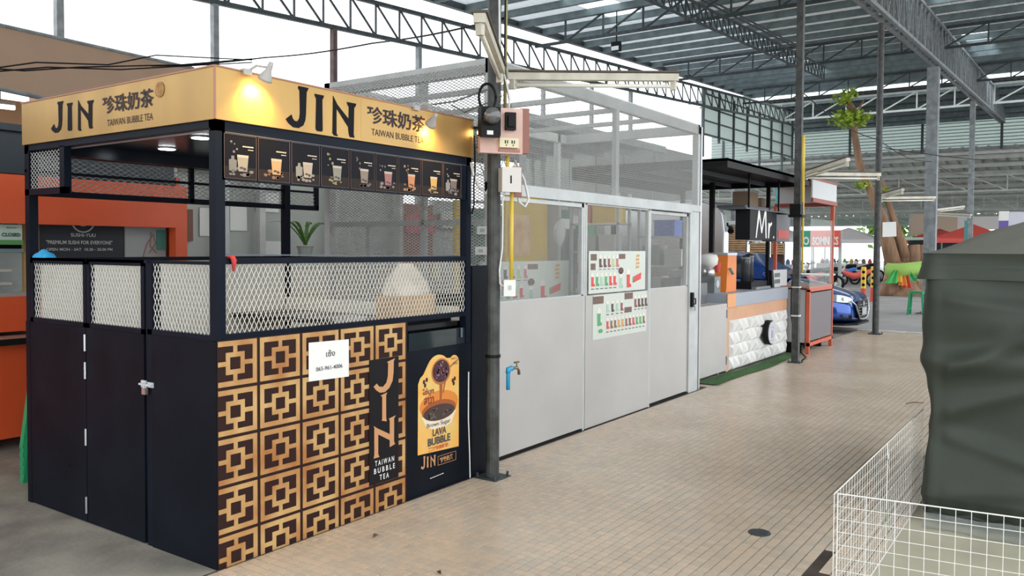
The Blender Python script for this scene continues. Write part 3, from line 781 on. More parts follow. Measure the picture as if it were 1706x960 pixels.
part('plastic_bag', MB().grid(lambda s, t: (1.625+(.17*(1-.72*t**2))*math.cos(2*PI*s)*(1+.08*math.sin(14*PI*s+7*t)), .31+(.13*(1-.72*t**2))*math.sin(2*PI*s)*(1+.08*math.cos(11*PI*s+5*t)), 1.20+.20*t), 32, 8), mat('cloudy_plastic', (.9, .82, .7), .25, alpha=.65), bb, smooth=True)
single('white_container', MB().box((1.02, .22, 1.032), (1.17, .32, 1.085)).box((1.01, .21, 1.085), (1.18, .33, 1.095)), WHITE, 'small white lidded container on the dark counter behind the front mesh', 'container', (1.1, .27, 1.032))
mb = MB().tube([(.075, -.003, 1.45), (.08, -.015, 1.445), (.088, -.012, 1.42), (.085, -.01, 1.385)], [.006, .012, .011, .005], 7).tube([(.07, .02, 1.452), (.085, -.012, 1.45), (.10, -.01, 1.43)], [.005, .01, .006], 7)
single('red_ribbon', mb, mat('red_cloth', (.55, .05, .05), .8), 'small red cloth ribbon tied on the front rail near the corner', 'ribbon', (.08, -.01, 1.43), smooth=True)
mb = MB().grid(lambda s, t: (.018+.03*math.cos(PI*t)*(1+.15*math.sin(9*s)), 1.70-.16*s, 1.431+.040*math.sin(PI*t)*(math.sin(PI*s)**.3 if 0 < s < 1 else .02)*(1+.25*math.sin(13*s+3*t))), 16, 8)
single('blue_cloth', mb, mat('blue_cloth', (.03, .38, .72), .7), 'crumpled bright blue cloth lying on top of the far left rail', 'cloth', (.02, 1.62, 1.43), smooth=True)

# dark board between the kiosk and the pole
single('black_board', MB().box((1.912, -.005, 0), (2.165, .02, 1.385)).box((1.915, .02, .0), (1.935, .3, 1.2)), NAVYG, 'plain black board closing the gap between kiosk and pole', 'board', (2.03, .0, 0))

# ------------------------------------------------------------ white mesh stall
X0, X1, YF, YB, ZT = 2.28, 5.99, .11, 1.78, 2.81
wr = thing('mesh_stall', 'white steel mesh room with solid white lower panels behind the dark pole', 'market stall', (X0, YF, 0))
for x, y in ((X0, YF), (X0, YB-.06), (X1-.24, YB-.06)): part('frame_post', bx((x, y, 0), (x+.06, y+.06, ZT)), WSTEEL, wr)
part('corner_post', MB().box((5.75, YF, 0), (5.99, YF+.06, 1.90)).box((5.93, YF, 1.90), (5.99, YF+.06, ZT)), WSTEEL, wr)
for x in (3.555, 4.795): part('door_post', bx((x, YF, 0), (x+.025, YF+.05, 1.9)), WSTEEL, wr)
part('top_beam', MB().box((X0, YF, ZT-.10), (X1, YF+.06, ZT)).box((X0, YF+.06, ZT-.10), (X0+.06, YB, ZT)).box((X1-.06, YF+.06, ZT-.10), (X1, YB, ZT)).box((X0, YB-.06, ZT-.1), (X1, YB, ZT)), WSTEEL, wr)
part('middle_beam', MB().box((X0, YF-.015, 1.895), (X1, YF+.06, 1.96)).box((X0, YF-.02, 1.875), (X1-.24, YF+.02, 1.895)), WSTEEL, wr)
part('side_rail', MB().box((X0, YF+.06, 1.66), (X0+.04, YB-.06, 1.70)).box((X0, .72, 0), (X0+.04, .76, 2.7)).box((X0, 1.28, 0), (X0+.04, 1.32, 1.66)).box((X0, YF+.06, .9), (X0+.04, YB-.06, .94)), WSTEEL, wr)
part('upper_post', MB().box((4.10, YF, 1.96), (4.16, YF+.04, 2.71)), WSTEEL, wr)
part('edge_channel', MB().box((6.0, YF-.01, 0), (6.03, YF+.05, ZT-.02)), ALU, wr)
for x in (2.9, 3.6, 4.3, 5.0):
    part('roof_bar', MB().bar((x, YF+.06, 2.74), (x, YB-.06, 2.74), .04), WSTEEL, wr)
expanded('upper_mesh', wr, WMESH, (X0+.02, YF-.006, 1.96), X_, Z_, X1-X0-.07, .84, .020, .036, s=.0046, t=.0012)
expanded('side_mesh', wr, WMESH, (X0-.004, YB-.06, .94), NY, Z_, YB-YF-.12, 1.83, .042, .021, s=.0068, t=.0012)
# doors
def wdoor(x0, x1, lbl, track):
    y = YF+track
    d = part('door', MB().box((x0, y, .03), (x0+.03, y+.03, 1.865)).box((x1-.03, y, .03), (x1, y+.03, 1.865)).box((x0, y, 1.835), (x1, y+.03, 1.865)).box((x0, y, 1.10), (x1, y+.03, 1.125)), WSTEEL, wr)
    part('lower_panel', bx((x0+.001, y-.003, .025), (x1-.001, y+.01, 1.115)), WHITE, d)
    expanded('mesh_panel', d, WMESH, (x0+.03, y+.012, 1.125), X_, Z_, x1-x0-.06, .71, .030, .0145, s=.0029, t=.0012)
    return d
d1 = wdoor(2.34, 3.55, 'left', .0)
d3 = wdoor(4.82, 5.745, 'right', .02)
fp2 = part('fixed_panel', bx((3.585, YF-.004, .01), (4.79, YF+.012, 1.112)), WHITE, wr)
part('thin_frame', MB().box((3.585, YF, 1.86), (4.79, YF+.03, 1.885)).box((3.585, YF, 1.1), (3.61, YF+.03, 1.87)).box((4.765, YF, 1.1), (4.79, YF+.03, 1.87)), WSTEEL, wr)
expanded('mesh_panel', wr, WMESH, (3.61, YF+.012, 1.112), X_, Z_, 1.155, .75, .030, .0145, s=.0029, t=.0012)
hd = part('door_handle', MB().box((5.62+.15, YF-.03, .90), (5.66+.15, YF, 1.05)).tube([(5.82, YF-.005, .99), (5.82, YF-.04, .985), (5.82, YF-.04, .93), (5.82, YF-.005, .925)], .008, 6), BLACK, wr)
part('padlock', MB().box((5.80, YF-.05, .86), (5.84, YF-.03, .91)), ALU, hd)
for x, x2 in ((X0, 3.55), (4.82, 5.75)): part('floor_channel', bx((x, YF, .0), (x2, YF+.05, .012)), BLACK, wr)
part('back_panel', MB().box((X0+.06, YB-.05, 0), (X1-.24, YB-.03, .95)), WHITE, wr)

# menus: a white sheet with rows of drinks
CUPC = [mat('cup_'+nm, c, .5) for nm, c in (('cocoa', (.10, .05, .04)), ('brown', (.25, .13, .08)), ('green', (.10, .38, .14)), ('lime', (.45, .60, .25)), ('red', (.72, .06, .06)), ('rose', (.60, .15, .2)), ('amber', (.65, .35, .12)), ('plum', (.3, .08, .09)), ('mint', (.40, .60, .48)))]
BR = mat('menu_brown', (.16, .09, .07), .5)
MENU = mat('menu_sheet', (.62, .66, .60), .4)
def cup(mb, x, z, h, mi, y, pour=True, U=X_, O=None):
    w_ = h*.17
    mb.prism([(-w_*.8, 0), (w_*.8, 0), (w_, h*.62), (-w_, h*.62)], (x, y, z), U, Z_, .0008, mi)
    mb.prism([(-w_, h*.62), (w_, h*.62), (w_*1.05, h*.8), (0, h*.95), (-w_*1.05, h*.8)], (x, y, z), U, Z_, .0008, 9)
    mb.prism([(w_*.9, h*.02), (w_*1.7, 0), (w_*1.9, h*.12), (w_, h*.2)], (x, y, z), U, Z_, .0008, mi)
def menu_upper(y, x0, z0, w_, h_, parent=None, lbl=None, name='menu_sign'):
    sx = w_/1.04; sz = h_/.36
    X = lambda a: x0+a*sx
    Zq = lambda a: z0+a*sz
    t = single(name, MB().box((x0, y, z0), (x0+w_, y+.003, z0+h_)), MENU, lbl, 'menu', (x0+w_/2, y, z0), group=None)
    t_y = y-.0012
    for a, b, c, d in ((.03, .28, .13, .335), (.03, .20, .11, .255), (.52, .29, .64, .335)): part('heading', bx((X(a), t_y, Zq(b)), (X(c), t_y+.0011, Zq(d))), BR, t)
    cs = [[], []]
    mb = MB()
    for k, mi in enumerate((0, 0, 7, 3, 5)): cup(mb, X(.19+k*.075), Zq(.22), .12*sz, mi, t_y)
    for k, mi in enumerate((4, 2, 8, 2, 4, 4)): cup(mb, X(.06+k*.077), Zq(.06), .13*sz, mi, t_y)
    part('drink_pictures', mb, CUPC+[MENU_W], t, kind='stuff')
    mb = MB()
    mb.prism([(.05*math.cos(k*PI/5), .03*math.sin(k*PI/5)) for k in range(10)], (X(.56), t_y, Zq(.185)), X_, Z_, .0008, 0)
    cup(mb, X(.56), Zq(.03), .15*sz, 8, t_y); cup(mb, X(.70), Zq(.03), .19*sz, 4, t_y)
    mb.prism([(0, 0), (.15, .03), (.16, .09), (.02, .06)], (X(.80), t_y, Zq(.07)), X_, Z_, .0008, 4)
    mb.prism([(0, 0), (.03, .01), (.03, .06), (0, .05)], (X(.785), t_y, Zq(.07)), X_, Z_, .0008, 2)
    for k in range(4): mb.prism([(-.035, 0), (.035, .004), (.03, .026), (-.03, .022)], (X(.88)+.006*(k % 2), t_y, Zq(.20+k*.035)), X_, Z_, .0008, 6)
    part('large_pictures', mb, CUPC+[MENU_W], t, kind='stuff')
    mb = MB()
    rr = random.Random(9)
    for k in range(6): mb.box((X(.04+k*.077), t_y, Zq(.035)), (X(.09+k*.077), t_y+.0008, Zq(.042)))
    for k in range(5): mb.box((X(.17+k*.075), t_y, Zq(.20)), (X(.215+k*.075), t_y+.0008, Zq(.206)))
    part('price_lines', mb, mat('grey_ink', (.06, .06, .07)), t, kind='stuff')
    return t
MENU_W = mat('cup_foam', (.78, .76, .68), .5)
def menu_lower(y, x0, z0, w_, h_, lbl):
    t = single('menu_sign', MB().box((x0, y, z0), (x0+w_, y+.003, z0+h_)), MENU, lbl, 'menu', (x0+w_/2, y, z0))
    ty = y-.0012
    X = lambda a: x0+a*w_; Zq = lambda a: z0+a*h_
    for a, b, c, d in ((.0, .80, .18, .97), (.56, .84, .72, .99), (.56, .52, .70, .65)): part('heading', bx((X(a), ty, Zq(b)), (X(c), ty+.0011, Zq(d))), BR, t)
    mb = MB()
    for k, mi in enumerate((8, 0, 8, 7)): cup(mb, X(.25+k*.085), Zq(.58), .115, mi, ty)
    for k, mi in enumerate((7, 0, 0, 0)): cup(mb, X(.77+k*.07), Zq(.62), .125, mi, ty)
    for k, mi in enumerate((4, 1, 1, 6, 6, 1, 7, 4, 2, 2, 1)): cup(mb, X(.25+k*.069), Zq(.20), .11, mi, ty)
    cup(mb, X(.10), Zq(.30), .17, 2, ty); mb.prism([(.04*math.cos(k*PI/5), .018*math.sin(k*PI/5)) for k in range(10)], (X(.13), ty, Zq(.18)), X_, Z_, .0008, 2)
    part('drink_pictures', mb, CUPC+[MENU_W], t, kind='stuff')
    mb = MB()
    for k in range(11): mb.box((X(.23+k*.069), ty, Zq(.12)), (X(.27+k*.069), ty+.0008, Zq(.14)))
    for k in range(4): mb.box((X(.23+k*.085), ty, Zq(.52)), (X(.275+k*.085), ty+.0008, Zq(.54))); mb.box((X(.75+k*.07), ty, Zq(.56)), (X(.79+k*.07), ty+.0008, Zq(.58)))
    part('price_lines', mb, mat('grey_ink', (.06, .06, .07)), t, kind='stuff')
menu_upper(YF-.008, 3.625, 1.125, 1.06, .355, lbl='upper white drinks menu sheet on the middle panel of the white stall')
menu_lower(YF-.008, 3.70, .735, 1.02, .375, 'lower white drinks menu sheet on the middle panel of the white stall')
menu_upper(.32, 2.42, 1.06, 1.25, .34, lbl='drinks menu sheet seen through the mesh of the left white door')

# things standing inside the white stall
YEL = mat('yellow_board', (.72, .47, .03), .5, var=.06, vscale=3)
t = thing('yellow_partition', 'tall yellow panel seen through the left white door', 'partition', (5.0, 1.62, 0))
part('front_panel', bx((4.58, 1.62, 0), (5.38, 1.66, 2.05)), YEL, t)
part('orange_poster', MB().box((4.62, 1.605, 1.42), (5.0, 1.619, 1.85)), mat('orange_poster', (.75, .36, .08), .5, vscale=5, col2=(.85, .6, .3), var=.1), t)
part('ledge', bx((4.58, 1.48, 1.30), (4.95, 1.62, 1.33)), ALU, t)
single('yellow_board', bx((3.72, 1.58, 0), (3.92, 1.62, 1.95)), YEL, 'narrow yellow board seen through the kiosk window and side mesh', 'board', (3.82, 1.6, 0))
t = thing('grey_cabinet', 'grey steel cabinet standing right of the yellow panel', 'cabinet', (5.65, 1.6, 0))
part('body', bx((5.47, 1.52, 0), (5.86, 1.71, 1.72)), mat('cabinet_grey', (.20, .20, .22), .5), t); part('edge_panel', bx((5.40, 1.50, 0), (5.47, 1.71, 2.0)), mat('lilac_grey', (.42, .42, .46), .5), t)
part('door', bx((5.49, 1.505, .1), (5.84, 1.52, 1.68)), mat('cabinet_grey', (.20, .20, .22)), t); part('handle', bx((5.78, 1.49, .9), (5.80, 1.505, 1.05)), ALU, t)
bgm = mat('cloudy_bag', (.62, .64, .62), .3, alpha=.6)
t = single('plastic_bag', MB().grid(lambda s, t: (3.42+.055*math.sin(PI*min(1, t*1.1)*.85+.2)*math.cos(2*PI*s)*(1+.1*math.sin(9*s*PI)), .26+.05*math.sin(PI*t*.8+.2)*math.sin(2*PI*s), 1.74-.22*t+.01*math.sin(9*s)), 16, 10).tube([(3.43, .26, 1.73), (3.38, .26, 1.84)], .003), bgm, 'cloudy plastic bag hanging behind the mesh of the left white door', 'bag', (3.42, .26, 1.52), smooth=True)
t = thing('wire_shelf', 'shelf with a yellow box seen above the menu sheets', 'shelf', (5.75, 1.2, 0))
for y in (.86, 1.44):
    for x in (5.60, 5.87): part('upright', bx((x, y, 0), (x+.03, y+.03, 2.1)), WSTEEL, t)
for z in (1.0, 1.45, 1.76): part('shelf_board', bx((5.60, .86, z), (5.90, 1.47, z+.02)), ALU, t)
single('yellow_box', MB().box((5.63, .92, 1.782), (5.88, 1.20, 2.00)).box((5.625, 1.05, 1.79), (5.63, 1.06, 2.0)), YEL, 'yellow carton on the top shelf above the menu sheets', 'box', (5.75, 1.06, 1.782))
single('red_box', MB().box((5.64, 1.23, 1.782), (5.86, 1.38, 1.97)).box((5.635, 1.23, 1.92), (5.64, 1.38, 1.97)), mat('orange_red', (.65, .16, .07), .6), 'small orange red carton beside the yellow carton on the shelf', 'box', (5.75, 1.3, 1.782))
for k, (y, w_, c, lb) in enumerate(((1.18, .2, (.5, .52, .5), 'grey storage tub on the second shelf behind the mesh, left one'), (.95, .18, (.62, .62, .6), 'pale storage tub on the second shelf behind the mesh, right one'))):
    single('storage_tub', MB().prism([(0, 0), (w_, 0), (w_+.01, .17), (-.01, .17)], (5.86, y, 1.472), Y_, Z_, -.2).box((5.65, y-.015, 1.642), (5.87, y+w_+.015, 1.655)), mat('tub_%d' % k, c, .5), lb, 'container', (5.75, y+w_/2, 1.472))
t = thing('storage_rack', 'white shelf rack with boxes seen through the right white door', 'shelf', (6.2, .6, 0))
for x in (6.07, 6.33):
    for y in (.30, .84): part('leg', bx((x, y, 0), (x+.03, y+.03, 2.0)), WSTEEL, t)
for z in (.9, 1.3, 1.62): part('shelf_board', bx((6.07, .30, z), (6.36, .87, z+.02)), WSTEEL, t)
t = thing('blue_crate', 'blue plastic crate on top of the white rack behind the right door', 'crate', (6.2, .55, 1.641))
part('body', bx((6.10, .44, 1.641), (6.31, .68, 1.80)), mat('crate_blue', (.04, .12, .5), .5), t)
part('rim', bx((6.09, .43, 1.80), (6.32, .69, 1.82)), mat('crate_blue', (.04, .12, .5)), t)
for k, (y, z, w_, h_, c, lb) in enumerate(((.62, 1.321, .2, .22, (.33, .33, .34), 'dark grey box on the middle shelf of the white rack'), (.36, 1.321, .2, .18, (.6, .6, .58), 'pale box on the middle shelf of the white rack'), (.60, .921, .23, .28, (.55, .55, .52), 'large pale box on the bottom shelf of the white rack'), (.36, .921, .2, .26, (.25, .25, .27), 'dark box on the bottom shelf of the white rack'))):
    single('carton', MB().box((6.11, y, z), (6.31, y+w_, z+h_)).box((6.105, y-.004, z+h_-.05), (6.315, y+w_+.004, z+h_)), mat('box_%d' % k, c, .6), lb, 'box', (6.2, y+w_/2, z))

# ------------------------------------------------------------ things on the dark pole
PINK = mat('pink_board', (.66, .44, .38), .6, var=.08, vscale=6)
R45 = Vector((.572, -.820, 0))   # towards the right of the picture
def sub(o, q): return Vector(o)+R45*q
mbp = thing('meter_board', 'salmon pink board with electricity meter on the dark pole', 'meter board', (2.0, -.2, 2.1))
bpx = Vector((1.93, -.19, 2.095))
U = Vector((.80, -.60, 0)); Nn = Vector((-.60, -.80, 0))
def on(a, z, d): return bpx+U*a+Vector((0, 0, z))+Nn*d
def obox(mb, a0, a1, z0, z1, d0, d1, mi=0):
    vs = [on(a, z, d) for z in (z0, z1) for a, d in ((a0, d0), (a1, d0), (a1, d1), (a0, d1))]
    return mb.add(vs, [(0,3,2,1),(4,5,6,7),(0,1,5,4),(1,2,6,5),(2,3,7,6),(3,0,4,7)], mi)
part('board', obox(MB(), -.13, .15, 0, .285, 0, .05), PINK, mbp)
part('second_board', obox(MB(), .15, .205, .01, .295, -.04, .02), mat('pink_board_dark', (.30, .13, .10), .6), mbp)
mt = part('meter', obox(obox(MB(), -.145, -.02, .10, .275, .05, .13), -.15, -.03, .085, .15, .12, .15), BLACK, mbp)
part('meter_glass', MB().lathe(on(-.085, .215, .13), [(.052, 0), (.05, .05), (.04, .065), (0, .066)], 18, axis=Nn), mat('smoky_glass', (.10, .10, .10), .08, spec=.8), mt, smooth=True)
part('meter_label', obox(MB(), -.115, -.075, .10, .125, .15, .152), PAPER, mt)
part('breaker', obox(obox(MB(), .03, .095, .145, .255, .05, .085), .04, .085, .165, .235, .085, .10), BLACK, mbp)
sk = part('socket', obox(MB(), -.01, .115, .035, .095, .05, .08), mat('cream_plastic', (.72, .66, .45), .45), mbp)
for k in (-1, 1):
    part('socket_holes', obox(obox(obox(MB(), .045+k*.022, .052+k*.022, .06, .08, .08, .082), .06+k*.022, .066+k*.022, .06, .08, .08, .082), .053+k*.022, .058+k*.022, .045, .054, .08, .082), BLACK, sk)
part('wooden_strip', obox(MB(), -.01, .13, .012, .03, .05, .06), mat('brown_strip', (.40, .20, .15), .6), mbp)
cr = single('cable_ring', MB().tube([Vector((1.86, -.16, 2.445))+U*(.055*math.cos(2*PI*k/28))+Vector((0, 0, .085*math.sin(2*PI*k/28))) for k in range(29)], .009, 7), BLACK, 'black hoop of cable hanging on the pole above the meter', 'cable', (1.86, -.16, 2.36), smooth=True)
jb = thing('junction_box', 'pale grey plastic box on the pole below the meter board', 'junction box', (2.06, -.2, 1.86))
bpx = Vector((2.0, -.17, 1.86))
part('body', obox(MB(), -.02, .10, 0, .15, 0, .08), mat('pale_plastic', (.66, .63, .60), .5), jb); part('cover', obox(MB(), -.024, .104, -.004, .154, .08, .095), mat('pale_plastic', (.66, .63, .60)), jb)
part('label_mark', obox(MB(), .03, .04, .05, .10, .095, .096), CHAR, jb)
part('back_plate', obox(MB(), .08, .14, -.03, .17, -.02, .0), mat('pink_board_dark', (.30, .13, .10)), jb)
sb = thing('switch_box', 'small white switch box at the foot of the yellow conduit', 'switch box', (2.07, -.2, 1.19))
bpx = Vector((2.045, -.17, 1.19))
part('body', obox(MB(), -.02, .06, 0, .105, 0, .045), PAPER, sb); part('rocker', obox(MB(), .01, .03, .04, .07, .045, .05), WSTEEL, sb)
YC = mat('yellow_conduit', (.72, .52, .07), .45)
single('conduit', MB().tube([(2.055, -.215, 1.295), (2.055, -.215, 1.86)], .0125, 10), YC, 'yellow conduit pipe between junction box and switch box', 'pipe', (2.055, -.215, 1.29), smooth=True)
single('conduit', MB().tube([(2.04, -.19, 2.01), (2.04, -.19, 2.095)], .0125, 10), YC, 'short yellow conduit between meter board and junction box', 'pipe', (2.04, -.19, 2.01), smooth=True)
single('conduit', MB().tube([(2.05, -.16, 2.40), (2.055, -.165, 3.6)], .011, 8), mat('dull_yellow', (.30, .26, .10), .5), 'dull yellow conduit climbing the dark pole above the meter board', 'pipe', (2.05, -.16, 2.4), smooth=True)
single('cable', MB().tube([(1.995, -.20, 1.86), (1.99, -.19, 1.80), (2.005, -.18, 1.70), (2.01, -.175, 1.5), (1.985, -.17, 1.36), (1.985, -.175, 1.27), (2.02, -.19, 1.25)], .005, 6), PAPER, 'thin white cable dangling beside the yellow conduit', 'cable', (2.0, -.2, 1.25), smooth=True)
WC = mat('white_flex', (.68, .68, .66), .5)
single('cable', MB().tube([(2.09, -.22, 1.90), (2.12, -.23, 1.80), (2.17, -.24, 1.77), (2.2, -.25, 1.82), (2.19, -.22, 1.95), (2.16, -.16, 2.08)], .009, 7), WC, 'thick white cable looping right of the junction box', 'cable', (2.12, -.2, 1.77), smooth=True)
single('cable', MB().tube([(1.90, .0, 2.05), (1.90, -.02, 1.98), (1.93, -.04, 1.90), (1.97, -.07, 1.85), (1.985, -.1, 1.92), (1.98, -.13, 2.02)], .010, 7), WC, 'white flexible cable hanging between kiosk corner and pole', 'cable', (1.93, -.05, 1.85), smooth=True)
single('cable', MB().tube([(1.90, -.03, 2.22), (1.905, -.03, 2.0), (1.90, -.025, 1.9), (1.91, -.02, 1.78), (1.90, -.01, 1.72)], .006, 6), BLACK, 'black wire running down the right edge of the kiosk sign', 'cable', (1.9, -.03, 1.72), smooth=True)
single('cable', MB().tube([(1.95, -.17, 3.9), (1.955, -.18, 3.1), (1.95, -.19, 2.7), (1.98, -.22, 2.55), (1.99, -.24, 2.45), (1.985, -.24, 2.38)], .007, 6), WC, 'pale cable running down the upper pole to the meter', 'cable', (1.95, -.2, 2.38), smooth=True)
single('cable', MB().tube([(2.0, -.185, 4.2), (2.01, -.19, 3.2), (2.0, -.19, 2.6), (2.015, -.23, 2.40)], .006, 6), BLACK, 'black cable strapped along the upper dark pole', 'cable', (2.0, -.19, 2.4), smooth=True)
for u, v, lb in ((807, 384, 'upper small white socket box on the side mesh between kiosk and pole'), (804, 418, 'lower small white socket box on the side mesh between kiosk and pole')):
    c = PLN(u, v, 0, 2.255); t = thing('socket_box', lb, 'socket box', tuple(c))
    part('body', bx((2.235, c[1]-.05, c[2]-.028), (2.278, c[1]+.05, c[2]+.028)), PAPER, t); part('rocker', bx((2.230, c[1]-.02, c[2]-.012), (2.235, c[1]+.02, c[2]+.012)), WSTEEL, t)
for k, (pts, lb) in enumerate((([(2.0, -.17, 2.47), (1.96, -.1, 2.52), (2.1, .3, 2.50), (2.25, .62, 2.53)], 'upper thin grey cable running from pole to the white cage side'), ([(1.99, -.17, 2.42), (2.0, -.05, 2.44), (2.15, .25, 2.43), (2.26, .45, 2.51)], 'lower thin grey cable running from pole to the white cage side'))):
    single('cable', MB().tube(pts, .006, 6), mat('grey_cable', (.2, .2, .2), .5), lb, 'cable', pts[0], smooth=True)
tp = thing('water_tap', 'blue water pipe and brass tap at the foot of the dark pole', 'tap', (2.06, -.2, .55))
BLP = mat('blue_pipe', (.03, .35, .62), .4)
part('pipe', MB().tube([(2.068, -.185, .575), (2.068, -.185, .70), (2.075, -.19, .715), (2.10, -.20, .715)], .013, 10), BLP, tp, smooth=True)
part('elbow', MB().tube([(2.068, -.185, .685), (2.07, -.185, .71), (2.095, -.198, .715)], .018, 10), BLP, tp, smooth=True)
part('spout', MB().tube([(2.10, -.20, .715), (2.13, -.215, .715), (2.14, -.22, .70), (2.142, -.22, .67)], .010, 8), mat('brass', (.25, .2, .13), .35, .8), tp, smooth=True)
part('tap_handle', MB().tube([(2.125, -.213, .72), (2.125, -.213, .75)], .005, 6).box((2.10, -.22, .748), (2.15, -.206, .757)), mat('brass', (.25, .2, .13)), tp)

def tube_lamp(label, p, q, group=None, wdt=.05, lit=False):
    """old batten with a tube under it"""
    t = thing('tube_lamp', label, 'tube lamp', tuple(p), group)
    p = Vector(p); q = Vector(q); d = (q-p).normalized()
    part('batten', MB().bar(p, q, wdt, .045), BEIGEW, t)
    part('top_ridge', MB().bar(p+Vector((0, 0, .032)), q+Vector((0, 0, .032)), wdt*1.35, .012), mat('dust_brown', (.10, .08, .06), .8), t)
    dn = Vector((0, 0, -.055))
    part('tube', MB().tube([p+d*.05+dn, q-d*.05+dn], .013, 10), mat('lamp_tube', (.75, .74, .66), .3), t, smooth=True)
    for e, s in ((p, 1), (q, -1)):
        part('tube_holder', MB().bar(e+d*.03*s+Vector((0, 0, -.02)), e+d*.03*s+Vector((0, 0, -.08)), .035, .03), BEIGEW, t)
    return t
BEIGEW = mat('aged_cream', (.55, .52, .44), .55, var=.12, vscale=10)
tube_lamp('old tube lamp batten left of the dark pole reaching towards the camera', (1.94, -.20, 2.62), (.93, -.80, 2.63), wdt=.06)
tube_lamp('long horizontal tube lamp batten right of the dark pole above the white cage', (2.03, -.20, 2.60), (2.66, -1.09, 2.60), wdt=.045)
def lampray(u0, v0, u1, v1, ax, d0, label, ln=1.22):
    a = Vector(PLN(u0, v0, ax, d0)); D = Vector(fw+rt*(u1-853)/FPX-up*(v1-480+23.2)/FPX)
    best = None
    for k in range(400):
        q = Vector(CAM)+D*((a-Vector(CAM)).length*(.85+.3*k/400)/D.length)
        e = abs((q-a).length-ln)
        if best is None or e < best[0]: best = (e, q)
    tube_lamp(label, a, best[1])
lampray(1340, 290, 1413, 266, 1, -.10, 'tube lamp batten tilting up from the second dark pole')
lampray(1340, 290, 1466, 291, 1, -.10, 'horizontal tube lamp batten on the second dark pole')
lampray(1466, 327, 1504, 316, 1, -.12, 'upper tube lamp batten on the slim pole left of the tree')
lampray(1466, 330, 1558, 329, 1, -.12, 'lower horizontal tube lamp batten on the slim pole left of the tree')
lampray(1556, 350, 1606, 344, 1, -.12, 'upper tube lamp batten on the tall grey column')
lampray(1556, 355, 1618, 358, 1, -.12, 'lower tube lamp batten on the tall grey column')
YP = mat('yellow_conduit', (.72, .52, .07))
single('conduit', MB().tube([(8.74, -.19, 2.12), (8.74, -.19, 2.75), (8.745, -.19, 3.0)], .018, 8), YP, 'yellow conduit high on the left of the second dark pole', 'pipe', (8.74, -.19, 2.12), smooth=True)
single('conduit', MB().tube([(8.85, -.17, 1.2), (8.85, -.17, 2.9)], .014, 8), YP, 'slim yellow conduit along the right of the second dark pole', 'pipe', (8.85, -.17, 1.2), smooth=True)

# ------------------------------------------------------------ coffee stand
PEACH = mat('peach_laminate', (.62, .34, .20), .5, var=.06, vscale=4)
cs = thing('coffee_stand', 'coffee stand with black roof and white sculpted front panel', 'market stall', (8.6, .27, 0))
FY = .27
part('counter_body', MB().box((7.29, FY+.02, .08), (9.68, FY+.75, .93)), mat('stand_wood', (.30, .2, .14), .6), cs)
part('wood_band', bx((7.29, FY, .64), (9.68, FY+.02, .80)), PEACH, cs)
part('corner_post', MB().box((7.26, FY-.005, .03), (7.33, FY+.02, .80)), PEACH, cs)
part('counter_edge', MB().box((7.28, FY-.01, .80), (9.70, FY+.80, .965)), mat('blue_grey_laminate', (.36, .39, .45), .4), cs)
part('orange_end', bx((7.27, FY-.012, .80), (7.55, FY, .965)), mat('orange_end', (.75, .36, .16), .5), cs)
cab = part('side_cabinet', bx((6.40, FY-.01, .05), (7.25, FY+.5, .855)), WHITE, cs)
part('hinge', bx((7.235, FY-.018, .68), (7.26, FY-.01, .78)), STEEL, cab); part('hinge', bx((7.235, FY-.018, .12), (7.26, FY-.01, .22)), STEEL, cab)
part('sculpted_panel_frame', bx((7.34, FY-.004, .035), (9.66, FY+.012, .64)), WHITE, cs)
# pyramid facets
fac = MB(); nxp = 15; nzp = 4; dx = 2.32/nxp; dz = .60/nzp
rr = random.Random(2)
for i in range(nxp):
    for j in range(nzp):
        x = 7.34+i*dx; z = .037+j*dz; a = (x, FY-.004, z); b = (x+dx, FY-.004, z); c = (x+dx, FY-.004, z+dz); d = (x, FY-.004, z+dz)
        k = (i+2*j) % 4
        ax = x+dx*(.25, .75, .2, .6)[k]; az = z+dz*(.3, .25, .75, .8)[k]
        p = (ax, FY-.055, az)
        fac.add([a, b, c, d, p], [(0, 1, 4), (1, 2, 4), (2, 3, 4), (3, 0, 4)])
part('sculpted_panel', fac, mat('matt_white', (.70, .69, .67), .6), cs)
ov = part('oval_sign', MB().lathe((8.63, FY-.05, .40), [(.165, 0), (.165, .06), (.15, .07), (0, .07)], 28, axis=NY), BLACK, cs, smooth=False)
part('sign_face', MB().lathe((8.63, FY-.121, .40), [(.148, 0), (.148, .003), (0, .003)], 28, axis=NY), mat('lilac_white', (.62, .62, .70), .4), ov)
part('sign_mark', MB().box((8.58, FY-.128, .46), (8.60, FY-.125, .48)).box((8.66, FY-.128, .46), (8.68, FY-.125, .48)).box((8.60, FY-.128, .33), (8.67, FY-.125, .43)).box((8.57, FY-.128, .29), (8.69, FY-.125, .30)), mat('lilac_grey', (.42, .42, .46)), ov)
part('castor', MB().tube([(6.5, FY+.05, .028), (6.5, FY+.09, .028)], .026, 10), STEEL, cs)
part('castor', MB().tube([(7.15, FY+.05, .028), (7.15, FY+.09, .028)], .026, 10), STEEL, cs)
part('castor', MB().tube([(9.5, FY+.05, .028), (9.5, FY+.09, .028)], .026, 10), STEEL, cs)
for nm, a, b in (('post', (7.36, 1.83, 0), (7.42, 1.89, 2.42)), ('post', (9.6, 1.83, 0), (9.66, 1.89, 2.42)), ('post', (9.62, FY+.25, .96), (9.66, FY+.3, 2.42)), ('post', (8.6, FY+.7, .96), (8.66, FY+.76, 2.42))):
    part(nm, bx(a, b), BLACK, cs)
part('cross_rail', MB().box((7.0, 1.82, 1.42), (9.66, 1.86, 1.47)), BLACK, cs); part('cross_rail', MB().box((7.0, 1.82, 2.02), (9.66, 1.87, 2.10)), BLACK, cs)
